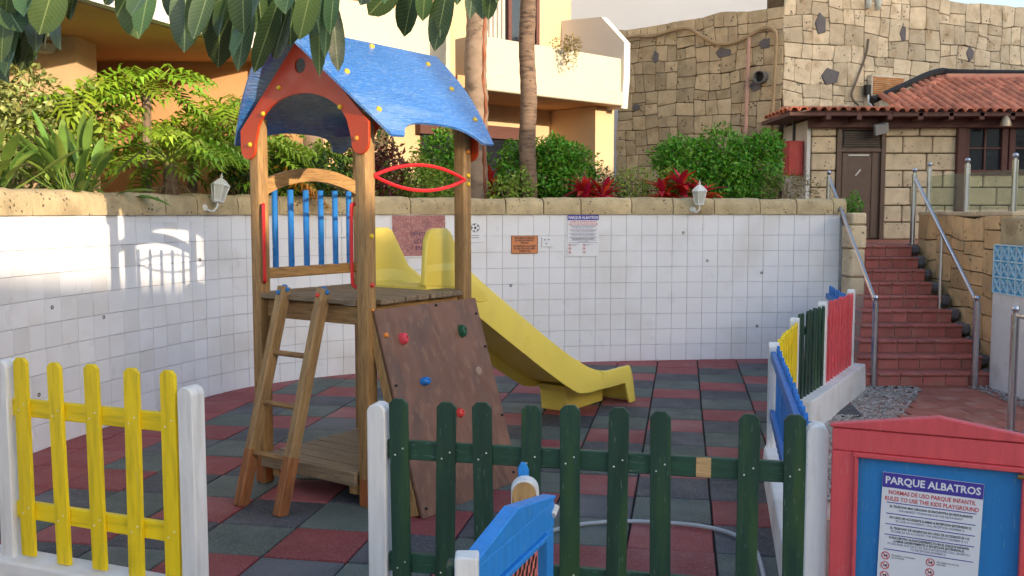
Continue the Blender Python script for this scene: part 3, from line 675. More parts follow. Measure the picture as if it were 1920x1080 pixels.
# ================================================================== hotel building behind the planting
hot = thing('hotel_building', 'cream and ochre hotel building with white balconies behind the garden', 'building', (0, 15, 0))
e = Vector((.737, .676, 0)); nn = Vector((.676, -.737, 0))
def hp_(o, s, d, z): return Vector(o)+e*s-nn*d+Vector((0, 0, z))
HO = Vector((0, 15, 0))
def hbox(name, o, s0, s1, d0, d1, z0, z1, m, parent=None, bev=0):
    """box: s along the facade, d depth behind the front line, absolute z"""
    c = hp_(o, (s0+s1)/2, (d0+d1)/2, (z0+z1)/2)-HO; b2 = MB().box((0, 0, 0), (s1-s0, d1-d0, z1-z0))
    o = b2.build(name, m, parent or hot, c, (0, 0, math.atan2(e.y, e.x)), bev=bev)
    if parent:
        P_ = Matrix.Translation(parent.location) @ parent.rotation_euler.to_matrix().to_4x4()
        o.matrix_local = P_.inverted() @ (Matrix.Translation(c) @ Matrix.Rotation(math.atan2(e.y, e.x), 4, 'Z'))
    return o
F1 = Vector((-.37, 15.0, 0))                      # right balcony front line
F2 = Vector((-.87, 13.75, 0))                     # middle balcony right end
hbox('wall', F1, -9, 3.4, 1.5, 2.0, .9, 7.5, M_ochre)
hbox('balcony_floor', F1, -.6, 3.14, .02, 1.5, 3.80, 3.98, M_soff)
par = hbox('balcony_parapet', F1, -.05, 3.14, 0, .14, 4.02, 4.62, M_cream, bev=.02)
hbox('parapet_band', F1, -.25, 3.16, -.05, .10, 3.79, 4.03, M_cream, par, bev=.015)
hbox('parapet_step', F1, -.3, -.05, .06, 1.5, 3.8, 4.6, M_cream, par)
# wing wall at the right end
wg = MB().prism([[(.05, 3.75), (.0, 4.3), (.0, 4.9), (.55, 5.42), (1.6, 5.5), (1.6, 3.75)]], .16, frame((0, 0, 0), -nn))
wg.build('wing_wall', M_white, hot, hp_(F1, 3.22, -.06, 0)-HO)
# door with curtains on the right balcony
dw = hbox('window', F1, 1.05, 2.40, 1.46, 1.52, 4.0, 6.05, M_pane)
wf = MB()
for s_ in (.36, 1.1, 1.79): wf.box((s_-1.07, -.04, 0), (.08, .08, 2.15))
for z in (-1.03, 1.03): wf.box((0, -.035, z), (1.5, .07, .09))
wf.build('window_frame', M_brown, dw)
for s_ in range(5): MB().tube([(-.5+s_*.1, -.02, -1), (-.5+s_*.1, -.02, 1)], .05, 6).build('curtain_fold', mat('curtain_cloth', (184, 178, 172), rough=.9), dw)
# ground floor under the balcony
hbox('window', F1, -.2, 2.0, 1.44, 1.5, 1.3, 3.34, M_pane)
gw = hbox('window_head', F1, -.3, 2.1, 1.36, 1.5, 3.2, 3.42, M_brown)
hbox('pillar', F1, 2.85, 3.35, .35, 1.5, 1.0, 3.79, M_ochre)
# middle balcony
hbox('balcony_floor', F2, -2.9, -.02, .02, 1.9, 3.62, 3.9, M_soff)
p2 = hbox('balcony_parapet', F2, -2.9, 0, 0, .14, 3.6, 4.66, M_cream, bev=.02)
hbox('party_wall', F2, -.0, .16, .1, 2.0, 3.6, 4.64, M_ochre)
hbox('wall', F2, -2.9, .1, 2.0, 2.2, .9, 7.5, M_ochre)
for s0, s1, m in ((-2.55, -1.9, 'shutter'), (-1.5, -.9, 'open')):
    wd = hbox('balcony_door', F2, s0, s1, 1.92, 2.0, 4.0, 6.1, M_brown if m == 'open' else wood('shutter_wood', (170, 112, 66), X3))
    if m == 'shutter':
        for k in range(26): MB().box((0, -.05, -.95+k*.075), (s1-s0-.12, .03, .03)).build('shutter_slat', MATS['shutter_wood'], wd)
    else: MB().box((0, -.045, 0), (s1-s0-.14, .01, 1.9)).build('pane', M_pane, wd)
# lattice screen
lt = hbox('lattice_screen', F2, .02, .1, .1, 1.0, 4.66, 4.70, M_brown)
for k in range(14):
    for sgn in (-1, 1):
        a = .0+k*.13
        y0, z0_ = a-.45-.45, 0.; pts = []
        p = Vector((0, max(-.45, min(.45, y0)), 0)); 
        y1 = y0+.9*1.0
        ya, yb = max(-.45, y0), min(.45, y1)
        if yb <= ya: continue
        MB().bar((0, sgn*ya, .02+(ya-y0)), (0, sgn*yb, .02+(yb-y0)), .012, .03, (1, 0, 0)).build('lattice_bar', M_brown, lt)
# near wing with the orange soffit on the left
lw = thing('hotel_wing', 'hotel wing with orange soffit under a white balcony edge behind the philodendrons', 'building', (-5, 12, 0))
def lp_(x, y, z): return (x+5, y-12, z)
so_poly = [(-4.55, 6.3), (-3.9, 8.7), (-3.12, 11.2), (-2.85, 12.4), (-10, 12.4), (-10, 6.3)]
MB().prism([[(x+5, y-12) for x, y in so_poly]], .1, T(0, 0, 3.83)).build('soffit', M_soff, lw)
for (a, b2) in zip(so_poly[:3], so_poly[1:4]):
    MB().bar(lp_(a[0]+.07, a[1], 4.27), lp_(b2[0]+.07, b2[1], 4.27), .12, .96).build('balcony_parapet', M_white, lw)
MB().box(lp_(-6.3, 12.25, 2.4), (7.2, .25, 2.8)).build('wall', M_soff, lw)
MB().box(lp_(-5.05, 10.6, 2.4), (.75, .5, 2.78)).build('pillar', M_ochre, lw)
MB().box(lp_(-7.9, 10.55, 2.4), (4.6, .3, 2.75)).build('wall', M_white, lw)
wlp = thing('wall_lamp', 'round white globe lamp on the orange pillar', 'lamp', (-4.98, 10.3, 3.58))
MB().lathe([(.01, 0), (.09, .02), (.13, .1), (.12, .19), (.05, .25), (.01, .26)], 14).build('globe', M_frost, wlp, smooth=True); MB().lathe([(.135, .1), (.14, .115), (.135, .13)], 14).build('ring', M_brass, wlp); MB().box((0, .12, .12), (.1, .1, .05)).build('bracket', M_dark, wlp)
# unseen blocks added behind the camera, stepped to set where shade falls
for nm, q0, q1, hgt, lab in (('low', -22, 4.42, 6.86, 'unseen low cream block added behind the camera to shade the playground'), ('tall', 4.42, 13.6, 8.75, 'unseen middle cream block added to shade the tiled wall and bushes'), ('high', 13.6, 36, 13.5, 'unseen highest cream block added to shade the stone wall and hut')):
    bx_, by_ = Vector((.6921, -.7218)), Vector((.7218, .6921))
    c = bx_*27.5+by_*((q0+q1)/2)
    bk = thing('shade_block', lab, 'building', (c.x, c.y, 0), math.atan2(by_.y, by_.x))
    MB().box((0, 0, hgt/2), (q1-q0-.01, 12, hgt)).build('wall', M_cream, bk)
    for zi in range(int(hgt/3)):
        for k in range(int((q1-q0)/3)): MB().box((-(q1-q0)/2+1.6+k*3, 6.0, 1.6+zi*3), (1.4, .06, 1.5)).build('window', M_pane, bk)
#@@PART2
# ================================================================== play tower
tw = thing('play_tower', 'wooden play tower with blue roof, red gable, ladder, climbing panel and yellow slide', 'play tower', (-1.05, 6.715, 0), math.atan2(-.572, .82))
PZ_ = 1.345
for x in (-.5, .5):
    for y in (-.5, .5):
        po = MB().box((0, 0, 1.27), (.094, .094, 2.54)).build('post', M_post, tw, (x, y, 0), bev=.014, seg=2, smooth=True)
        if y < 0: MB().box((0, 0, .10), (.0965, .0965, .2)).build('post_shoe', mat('brown_preservative', (150, 84, 40), rough=.7, var=.25, scale=6), po, bev=.014)
def cap(parent, p, nrm, m, r=.016):
    q = Vector(nrm).to_track_quat('Z', 'Y').to_matrix().to_4x4()
    MB().lathe([(r, 0), (r, .006), (r*.75, .013), (.003, .016)], 10, Matrix.Translation(p) @ q).build('bolt_cap', m, parent, smooth=True)
# deck
dk = MB()
for y in (-.47, .47): dk.box((0, y, 1.235), (.90, .045, .12))
dk.build('deck_beam', M_timx, tw, bev=.006)
MB().box((.47, 0, 1.25), (.045, .90, .1)).build('deck_beam', M_timy, tw, bev=.006); MB().box((-.47, 0, 1.25), (.045, .90, .1)).build('deck_beam', M_timy, tw, bev=.006)
pk = MB().box((0, 0, 0), (1.12, .112, .036)).mesh('deck_plank', bev=.006); pk.materials.append(M_deck)
pk2 = MB().box((0, 0, 0), (.90, .105, .036)).mesh('deck_plank', bev=.006); pk2.materials.append(M_deck)
for k in range(9):
    y = -.50+k*.125; obj('deck_plank', pk2 if k in (0, 8) else pk, None, tw, (random.uniform(-.008, .008) if k not in (0, 8) else 0, y, PZ_-.018+random.uniform(-.002, .002)))
# low deck
for k in range(8): MB().box((0, 0, 0), (.88, .112, .032)).build('low_plank', M_deck, tw, (.01, -.50+k*.12, .215+random.uniform(-.003, .003)), bev=.005)
MB().box((.01, -.572, .185), (.9, .03, .09)).build('low_fascia', M_deck, tw, bev=.005)
for x in (-.36, .38): MB().box((x, -.05, .13), (.07, .95, .13)).build('low_beam', M_timy, tw, bev=.006)
# ladder
la = MB(); TOPL = (-.545, 1.40); BOT = (-.95, 0)
for x in (-.21, .165):
    d = Vector((0, TOPL[0]-BOT[0], TOPL[1])); L_ = d.length; a = math.atan2(-d.y, d.z)
    lo = MB().box((0, 0, L_/2), (.062, .085, L_)).build('ladder_rail', M_lad, tw, (x, BOT[0], 0), (a, 0, 0), bev=.008)
    MB().box((0, 0, .18), (.065, .088, .38)).build('worn_foot', mat('worn_brown_foot', (140, 86, 48), rough=.75, var=.3, scale=7, stretch=Z3, dirt=(168, 130, 92), dscale=5, damt=.5), lo, bev=.008)
    cap(lo, (0, -.043, L_-.05), (0, -1, .1), M_capR if x > 0 else M_capB); cap(lo, (0, 0, L_), (0, 0, 1), M_capB, .02); cap(lo, (.031, 0, L_-.02), (1, 0, 0), M_capB)
for z in (.33, .65, .97):
    f = z/1.40; y = BOT[0]+(TOPL[0]-BOT[0])*f; MB().tube([(-.21, y, z), (.165, y, z)], .019, 8).build('rung', M_timx, tw, smooth=True)
# handles
for x, sx in ((-.5, 1), (.5, -1)):
    hx = x+sx*.085; MB().tube([tuple(p) for p in catmull([(x+sx*.03, -.50, 1.94), (hx-.01*sx, -.53, 1.95), (hx, -.54, 1.90), (hx, -.54, 1.5), (hx-.01*sx, -.53, 1.43), (x+sx*.03, -.50, 1.42)], 5)], .0125, 8).build('grab_handle', M_redT, tw, smooth=True)
# railing on the far left side
arc = []
N_ = 16
top = [(-.46+.92*k/N_, 2.125+.095*(1-((k-N_/2)/(N_/2))**2)) for k in range(N_+1)]
bot = [(y, z-.105+.012*(1-abs(y)/.46)) for y, z in top]
MB().prism([top+bot[::-1]], .05, frame((-.5, 0, 0), (0, 1, 0))).build('arched_rail', M_timy, tw, bev=.004)
MB().box((-.5, 0, 1.475), (.05, .9, .075)).build('bottom_rail', M_timy, tw, bev=.008)
for k in range(6):
    y = -.365+k*.146; MB().tube([(-.5, y, 1.50), (-.5, y, 2.06)], .0215, 10).build('railing_bar', M_bluT, tw, smooth=True)
# lens-shaped bar over the climbing panel
for sg in (1, -1):
    ps = [(.545, -.47+.94*k/14, 2.13+sg*.085*(1-((k-7)/7)**2)) for k in range(15)]
    MB().tube(ps, .0125, 8).build('lens_bar', M_redT, tw, smooth=True)
for z in (2.10, 2.16): cap(tw, (.548, .5, z), (1, 0, 0), M_capY)
cap(tw, (.548, .5, 2.33), (1, 0, 0), M_capO); cap(tw, (.548, -.5, 1.75), (1, 0, 0), M_capY); cap(tw, (.548, -.5, 1.44), (1, 0, 0), M_capR); cap(tw, (.548, -.5, 1.28), (1, 0, 0), M_capO, .01)
# climbing panel
ax_ = Vector((-.40, 0, 1.30)); al = ax_.length; Mcl = frame((.95, 0, 0), (0, 1, 0), ax_)
cl = MB().prism([[(-.50, 0.0), (.50, 0.0), (.56, .0), (.56, al-.02), (-.50, al-.02)]], .022, Mcl).build('climbing_panel', M_climb, tw, bev=.004)
for y in (-.47, .5): MB().bar((.88, y, 0), (.50, y, 1.26), .05, .07, (1, 0, 0)).build('panel_strut', M_post, tw, bev=.006)
def hold(y, s_, m, sx=1., sy=1., sz=1.):
    h = MB().lathe([(.037, 0), (.036, .016), (.028, .032), (.015, .038), (.010, .03), (.003, .026)], 10, Mcl @ T(y, s_*al, .011) @ Matrix.Diagonal((sx, sy, sz, 1)))
    h.build('climbing_hold', m, cl, smooth=True)
hold(-.31, .83, mat('hold_pink', (214, 70, 84)), .8, 1.1, 1.2); hold(.3, .82, mat('hold_green', (28, 84, 58)), .75, 1.25, 1.3); hold(-.2, .61, mat('hold_blue', (30, 112, 190)), 1.1, .8, 1.2)
hold(.39, .6, mat('hold_grey', (150, 126, 110)), .9, .9, .3); hold(-.45, .86, M_capO, .5, .5, .4); hold(.08, .42, M_capR, .9, .9, .8)
for y, s_ in ((-.47, .62), (-.46, .04), (.52, .9), (.53, .72), (.53, .35), (.5, .05), (.1, .97)): cap(cl, Mcl @ Vector((y, s_*al, .011)), Mcl.to_3x3() @ Vector((0, 0, 1)), M_dark, .009)
# gables
def gable(y, holed=True):
    o = [(0, 3.04), (.60, 2.46), (.60, 2.34)]+[(.525+.075*math.cos(a), 2.335+.075*math.sin(a)) for a in np.linspace(0, -math.pi, 9)]+[(.45, 2.36)]
    o += [(.43*math.cos(a), 2.40+.27*math.sin(a)) for a in np.linspace(.12, math.pi-.12, 17)]
    o += [(-.45, 2.36)]+[(-.525+.075*math.cos(a), 2.335+.075*math.sin(a)) for a in np.linspace(0, -math.pi, 9)]+[(-.60, 2.34), (-.60, 2.46)]
    loops = [o[::-1]]
    if holed: loops.append([(.05*math.cos(a), 2.85+.05*math.sin(a)) for a in np.linspace(0, 2*math.pi, 17)[:-1]])
    gb_ = MB().prism(loops, .019, frame((0, y, 0), (1, 0, 0))).build('gable_panel', M_redP, tw, bev=.003)
    if y < 0:
        for x, z in ((.5, 2.36), (-.5, 2.36), (-.36, 2.56), (-.2, 2.72), (.36, 2.56)): cap(gb_, (x, y-.0095, z), (0, -1, 0), M_capY if x < .4 else M_capO)
gable(-.56); gable(.56)
# roof panels: slightly bowed sheets, wider at the ridge, arch cut in the eave
def roof_sheet(sx):
    nu, nv = 18, 12; vs = []; fs = []
    for lay in (0, 1):
        for j in range(nv+1):
            t = j/nv
            for i in range(nu+1):
                u_ = i/nu*2-1
                cut = 0
                if abs(u_) < .78: cut = .135*(1-(abs(u_)/.78)**3.2)
                tt = t*(1-cut/1.01)
                ext = (.79-.26*tt+.05*math.sin(math.pi*tt))
                x = .73*tt; z = 3.075-.71*tt+.035*math.sin(math.pi*tt)
                nx_, nz_ = .70, .714
                vs.append((sx*(x+nx_*.016*(lay)), u_*ext+.02, z+nz_*.016*lay))
    q = (nu+1)*(nv+1)
    for j in range(nv):
        for i in range(nu):
            a = j*(nu+1)+i; f = (a, a+1, a+nu+2, a+nu+1)
            up = f if sx < 0 else f[::-1]
            fs += [tuple(x+q for x in up), up[::-1]]
    ring = [i for i in range(nu+1)]+[j*(nu+1)+nu for j in range(1, nv+1)]+[nv*(nu+1)+i for i in range(nu-1, -1, -1)]+[j*(nu+1) for j in range(nv-1, 0, -1)]
    for k in range(len(ring)):
        a, b2 = ring[k], ring[(k+1) % len(ring)]; fs.append((a, b2, b2+q, a+q) if sx > 0 else (b2, a, a+q, b2+q))
    m = MB().add(vs, fs).mesh('roof_sheet')
    bm = bmesh.new(); bm.from_mesh(m); bmesh.ops.recalc_face_normals(bm, faces=bm.faces); bm.to_mesh(m); bm.free()
    m.polygons.foreach_set('use_smooth', [True]*len(m.polygons)); m.set_sharp_from_angle(angle=R(40))
    rs = obj('roof_sheet', m, M_blueP, tw)
    for t, y in ((.17, -.52), (.47, -.50), (.8, -.47), (.17, .56), (.47, .56), (.78, .54), (.06, .05)):
        x = .73*t; z = 3.075-.71*t+.035*math.sin(math.pi*t); cap(rs, (sx*(x+.011), y, z+.012), (sx*.7, 0, .71), M_capY, .02)
roof_sheet(1); roof_sheet(-1)
# slide
prof = [(.32, 1.36), (.62, 1.36), (.80, 1.30), (1.0, 1.18), (1.5, .89), (2.0, .605), (2.45, .375), (2.72, .29), (2.95, .262), (3.25, .256), (3.40, .254), (3.47, .245), (3.52, .15), (3.57, .0)]
cv = catmull(prof, 4)
def slide_mesh():
    m = MB(); vs = []; fs = []
    sec = []
    for i, (y, z) in enumerate(cv):
        f = min(1, max(0, (y-.6)/.5)); hw = .30
        endf = max(0, min(1, (y-3.45)/.10)); lf = max(0, min(1, (y-3.37)/.09))
        hgt = .175-.05*min(1, max(0, (y-2.5)/.5))-.10*endf
        low = (.115-.075*min(1, max(0, (y-2.45)/.4)))*(1-lf)+z*lf
        # closed U section (outer left bottom .. outer right bottom), y offset keeps the walls upright
        ring_ = [(-hw, -low), (-hw-.012, hgt-.02), (-hw-.005, hgt), (-hw+.025, hgt), (-hw+.035, hgt-.03), (-hw+.05, .02), (-hw+.09, 0), (hw-.09, 0), (hw-.05, .02), (hw-.035, hgt-.03), (hw-.025, hgt), (hw+.005, hgt), (hw+.012, hgt-.02), (hw, -low), (hw-.02, -low), (hw-.03, -.02), (-hw+.03, -.02), (-hw+.02, -low)]
        for (x, dz) in ring_:
            zz = z+dz; vs.append((x, y, max(zz, .0)))
    P = 18; nS = len(cv)
    for i in range(nS-1):
        for k in range(P): fs.append((i*P+k, i*P+(k+1) % P, (i+1)*P+(k+1) % P, (i+1)*P+k))
    fs += [tuple(range(P))[::-1], tuple(range((nS-1)*P, nS*P))]
    me = m.add(vs, fs).mesh('slide')
    bm = bmesh.new(); bm.from_mesh(me); bmesh.ops.recalc_face_normals(bm, faces=bm.faces); bm.to_mesh(me); bm.free()
    me.polygons.foreach_set('use_smooth', [True]*len(me.polygons)); me.set_sharp_from_angle(angle=R(50)); return me
sld = obj('slide', slide_mesh(), M_slide, tw)
for sx in (-1, 1):
    o = [(.30, 1.37), (.33, 1.70), (.37, 1.765), (.43, 1.785), (.55, 1.785), (.60, 1.76), (.64, 1.70), (.80, 1.46), (.98, 1.33), (1.1, 1.2), (.95, 1.2), (.62, 1.34)]
    MB().prism([o], .05, frame((sx*.285, 0, 0), (0, 1, 0))).build('slide_wing', M_slide, sld, bev=.018, seg=3, smooth=True)
MB().prism([[(2.72, .0), (3.40, .0), (3.40, .225), (2.62, .265), (2.69, .2)]], .30, frame((-.12, 0, 0), (0, 1, 0))).build('slide_foot', M_slide, sld, bev=.012, seg=2)

# ================================================================== fences
def picket_mesh(wd, h, th=.02):
    c = .022; return MB().prism([[(-wd/2, 0), (wd/2, 0), (wd/2, h-c), (wd/2-c, h), (-wd/2+c, h), (-wd/2, h-c)]], th, frame((0, 0, 0), (1, 0, 0))).mesh('picket', bev=.002)
def fence(label, a, b, ts, z0, z1, rails, pm_, rm_, wd=.085, posts=((0, 1.06), (1, 1.06)), side=1, pw=.085, group=None, rail_h=.085):
    a, b = Vector((*a, 0)), Vector((*b, 0)); d = b-a; L_ = d.length; an = math.atan2(d.y, d.x)
    t = thing('picket_fence', label, 'fence', a, an, group)
    me = picket_mesh(wd, z1-z0); me.materials.append(pm_)
    nm_ = MB()
    for z in rails:
        for q in (-.2, .22): nm_.lathe([(.004, 0), (.0035, .002)], 6, T(wd*q, -.0101, z-z0+q*.07) @ Matrix.Rotation(R(90), 4, 'X'))
    nm_ = nm_.mesh('nail_heads'); nm_.materials.append(M_lamp)
    for f in ts:
        pk_ = obj('picket', me, None, t, (f*L_, -side*.024, z0+random.uniform(-.008, .008)), (random.gauss(0, .004), random.gauss(0, .010), random.gauss(0, .014)))
        if a.y < 5: obj('nail_heads', nm_, None, pk_)
    for z in rails: MB().box((L_/2, side*.004, z), (L_-.02, .032, rail_h)).build('rail', rm_, t, bev=.004)
    for f, zt in posts:
        MB().prism([[(-pw/2, 0), (pw/2, 0), (pw/2, zt-.03), (pw/2-.012, zt-.01), (pw/2-.03, zt), (-pw/2+.03, zt), (-pw/2+.012, zt-.01), (-pw/2, zt-.03)]], pw, frame((f*L_+(f-.5)*.03, 0, 0), (1, 0, 0))).build('post', M_wht, t, bev=.006, seg=1)
    return t
a, b = (-.575, 4.15), (1.205, 3.74)
def tpx(px):
    r = (px-960)/1780; dx, dy = b[0]-a[0], b[1]-a[1]; return (a[1]*r-a[0])/(dx-dy*r)
gf = fence('dark green picket fence with one picket missing in front of the climbing panel', a, b, [tpx(p) for p in (752, 833, 911, 995, 1073, 1161, 1247, 1410, 1502)], .20, 1.09, (.855, .345), M_grn, M_grnr)
L_ = (Vector(b)-Vector(a)).length
MB().box((tpx(1326)*L_, -.014, .857), (.06, .004, .082)).build('bare_patch', M_bare, gf)
a, b = (-2.44, 4.56), (-1.435, 4.155)
fence('bright yellow picket fence standing on a white curb', a, b, [tpx(p) for p in (40, 107, 175, 245, 316)], .23, 1.20, (.96, .455), M_yel, M_yelr, posts=((0, 1.19), (1, 1.135)), wd=.083)
def section(i, lab, m, npk, z1=1.02, rails=(.85, .42), side=1, **k):
    fence(lab, FENCE[i], FENCE[i+1], [(q+.6)/(npk+.2) for q in range(npk)], .24, z1, rails, m, m, wd=.064, side=side, pw=.075, rail_h=.07, **k)
section(0, 'long blue picket fence section running away beside the hose', M_blu, 19, .93, posts=((1, .95),))
section(1, 'short yellow picket fence section between blue and green ones', M_yel, 8, .97, posts=((1, 1.0),))
section(2, 'dark green picket fence section between two white posts near the steps', M_grn, 8, 1.03, posts=((1, 1.06),))
section(3, 'red picket fence section on the white curb beside the steps', M_red, 9, 1.05, posts=((1, 1.08),))
section(4, 'last blue picket fence section meeting the tiled wall', M_blu, 11, .98, posts=())

# ================================================================== gabled gate leaves
def leaf_gate(name, label, cat, a, b, zj, ga, fm, pm_, H_=.8, mesh_holes=False, latch='none'):
    a, b = Vector((*a, 0)), Vector((*b, 0)); d = b-a; W = d.length
    t = thing(name, label, cat, a, math.atan2(d.y, d.x)); z0 = zj-H_; sw_ = .088
    MB().prism([[(0, zj+.002), (W, zj+.002), (W+.012, zj+.012), (W/2, zj+ga), (-.012, zj+.012)]], .05, frame((0, 0, 0), (1, 0, 0))).build('pediment', fm, t, bev=.004)
    MB().box((W/2, 0, zj-.045), (W, .042, .086)).build('top_rail', fm, t, bev=.004)
    for x in (sw_/2, W-sw_/2): MB().box((x, .001, (z0+zj-.09)/2), (sw_, .04, zj-.09-z0)).build('stile', fm, t, bev=.004)
    MB().box((W/2, 0, z0+.05), (W-2*sw_-.002, .04, .1)).build('bottom_rail', fm, t, bev=.004)
    mo = MB(); mo.box((W/2, -.008, zj-.098), (W-2*sw_+.02, .05, .018))
    for x in (sw_+.003, W-sw_-.003): mo.box((x, -.008, (z0+zj-.107)/2), (.014, .048, zj-.107-z0))
    mo.build('moulding', fm, t, bev=.003)
    px0, px1, pz0, pz1 = sw_+.01, W-sw_-.01, z0+.1, zj-.107
    pn = MB().box(((px0+px1)/2, .008, (pz0+pz1)/2), (px1-px0, .012, pz1-pz0)).build('panel', pm_, t)
    if mesh_holes:
        hm = MB().prism([[(.007*math.cos(q)*(1 if abs(math.cos(q)) < .5 else .7), .019*math.sin(q)) for q in np.linspace(0, 2*math.pi, 9)[:-1]]], .004, frame((0, 0, 0), (1, 0, 0))).mesh('slot'); hm.materials.append(M_dark)
        r = 0; z = pz0+.03
        while z < pz1-.02:
            x = px0+.025+(r % 2)*.02
            while x < px1-.015: obj('slot', hm, None, pn, (x, .0005, z), (0, R(18), 0)); x += .04
            z += .031; r += 1
    return t, W
rg, RW = leaf_gate('notice_gate', 'red gabled gate with blue panel carrying a white rules notice', 'gate', (1.252, 3.65), (1.945, 3.35), 1.068, .072, M_red, M_board)
bol = MB().lathe([(.009, -.07), (.009, .03)], 10, Matrix.Rotation(R(90), 4, 'Y')).build('bolt', M_brass, rg, (RW-.045, -.036, .948), smooth=True)
MB().box((.02, .008, 0), (.05, .02, .05)).build('bolt_plate', M_brass, bol, bev=.004)
bgt, _ = leaf_gate('blue_gate', 'open light blue gabled gate with pink slotted panel', 'gate', (-.128, 2.46), (.122, 3.10), .947, .075, M_lblu, M_pink, mesh_holes=True)
MB().lathe([(.012, 0), (.012, .04), (.004, .045)], 8, Matrix.Rotation(R(60), 4, 'Y')).build('latch', M_lamp, bgt, (.665, -.022, .90))
gp = thing('gate_post', 'white post with a green picket carrying the blue gate', 'post', (-.118, 2.42, 0))
MB().box((0, 0, .505), (.062, .062, 1.01)).build('post_body', M_wht, gp, bev=.006, seg=2); MB().box((-.044, .02, .49), (.02, .07, .98)).build('green_picket', M_grn, gp, bev=.006)
lg = thing('round_post', 'round topped white post with sawn bare face behind the blue gate', 'post', (.047, 3.36, 0))
rt = [(-.05, 0), (.05, 0), (.05, .90)]+[(.05*math.cos(q), .90+.045*math.sin(q)) for q in np.linspace(0, math.pi, 11)]+[(-.05, .90)]
MB().prism([rt], .07, frame((0, 0, 0), (1, 0, 0))).build('post_body', M_wht, lg, bev=.006)
MB().prism([[(x*.86-.004, z*.995) for x, z in rt]], .006, frame((0, -.04, 0), (1, 0, 0))).build('sawn_face', wood('sawn_face_wood', (186, 148, 96), Z3, damt=.2), lg)
MB().prism([[(-.02, 0), (.02, 0), (.02, .955), (.01, .98), (-.008, .985), (-.02, .96)]], .02, frame((-.005, .07, 0), (1, 0, 0))).build('blue_slat', M_lblu, lg, bev=.003)

# ================================================================== signs
def rules_sign(label, M, s_=1.):
    t = thing('rules_notice', label, 'sign'); t.matrix_world = M @ Matrix.Scale(s_, 4)
    W, Hh = .405, .52
    sh = MB().box((0, -Hh/2, 0), (W, Hh, .004)).build('sheet', M_paper, t)
    MB().box((0, -.034, .0025), (W-.002, .066, .002)).build('header_band', M_pblue, t)
    f = .0042
    text('PARQUE ALBATROS', .046, M_paper, t, T(0, -.035, f), bold=.0012, wide=.93)
    text('NORMAS DE USO PARQUE INFANTIL', .0265, M_pred, t, T(0, -.088, f-.001), bold=.0005, wide=.8)
    text('RULES TO USE THE KIDS PLAYGROUND', .0265, M_pred, t, T(0, -.117, f-.001), bold=.0005, wide=.8)
    for y in (-.134, -.184, -.232, -.280, -.348): MB().box((0, y, .003), (W-.045, .0035, .001)).build('rule_line', M_pblue, t)
    L1 = [('EL TELEFONO MAS CERCANO SE ENCUENTRA EN RESTAURANTE', -.151, 1), ('THE NEAREST TELEPHONE IS IN THE RESTAURANT', -.167, 0),
          ('EN CASO DE ACCIDENTE LLAMAR A RECEPCION (EXTENSION 5)', -.201, 1), ('IN CASE OF ACCIDENT, CALL RECEPTION (NUMBER 5)', -.216, 0),
          ('EL TELEFONO DE URGENCIAS EN CASO DE ACCIDENTE ES 112', -.249, 1), ('IN CASE OF AN ACCIDENT, THE EMERGENCY NUMBER IS 112', -.264, 0),
          ('SI ENCUENTRA ALGUN DESPERFECTO EN EL PARQUE INFANTIL', -.293, 1), ('LLAMAR URGENTEMENTE A RECEPCION (EXTENSION 5)', -.307, 1),
          ('IF YOU FIND ANY FAULT IN THE PLAYGROUND CALL URGENTLY', -.321, 0), ('TO RECEPTION (NUMBER 5)', -.335, 0)]
    for s, y, bo in L1: text(s, .0145, M_pblk if bo else M_pnavy, t, T(0, y, f-.001), bold=.0004 if bo else 0, wide=.78)
    for c, x in enumerate((-.172, .012)):
        for r in range(3):
            y = -.378-r*.045
            MB().prism([[(.018*math.cos(q), .018*math.sin(q)) for q in np.linspace(0, 6.283, 19)[:-1]], [(.0145*math.cos(q), .0145*math.sin(q)) for q in np.linspace(0, 6.283, 19)[:-1]]], .001, T(x, y, .0032)).build('prohibition_ring', M_pred, t)
            MB().box((0, 0, 0), (.032, .003, .001), T(x, y, .0036) @ Matrix.Rotation(R(-45), 4, 'Z')).build('prohibition_bar', M_pred, t)
            MB().prism([[(-.008, -.006), (-.004, .004), (0, .001), (.006, .007), (.009, -.002), (.004, -.006), (0, -.002)]], .001, T(x, y, .0030)).build('pictogram', M_pblk, t)
            if c == 0 and r == 0: txt = 'PROHIBIDA LA ENTRADA\nDE ANIMALES'
            elif c == 1 and r == 0: txt = 'PROHIBIDO EL USO DE\nBALONES'
            else: continue
            text(txt, .0105, M_pblk, t, T(x+.026, y, .0034), 'LEFT', wide=.8)
    return t
da = Vector((1.945-1.252, 3.35-3.65, 0)).normalized()
rules_sign('white notice headed PARQUE ALBATROS with blue band fixed on the red gate', frame(Vector((1.252, 3.65, .905))+da*.362+Vector((da.y, -da.x, 0))*.006, da) @ Matrix.Rotation(R(-1.5), 4, 'Z'), .86)
def wall_M(px, z, d=.013):
    p, an = wall_at(px); return frame((p[0]+math.sin(an)*d, p[1]-math.cos(an)*d, z), (math.cos(an), math.sin(an), 0))
rules_sign('small looking white notice headed PARQUE ALBATROS fixed on the tiled wall', wall_M(1095, 1.868))
t = thing('no_smoking_sign', 'orange plaque with dark no smoking text on the tiled wall', 'sign'); t.matrix_world = wall_M(980, 1.50)
MB().box((0, 0, 0), (.34, .225, .008)).build('plaque', M_orsign, t, bev=.002)
bf = MB()
for q in (-1, 1): bf.box((0, q*.108, .005), (.338, .006, .002)); bf.box((q*.165, 0, .0052), (.006, .21, .002))
bf.build('plaque_border', M_brown, t)
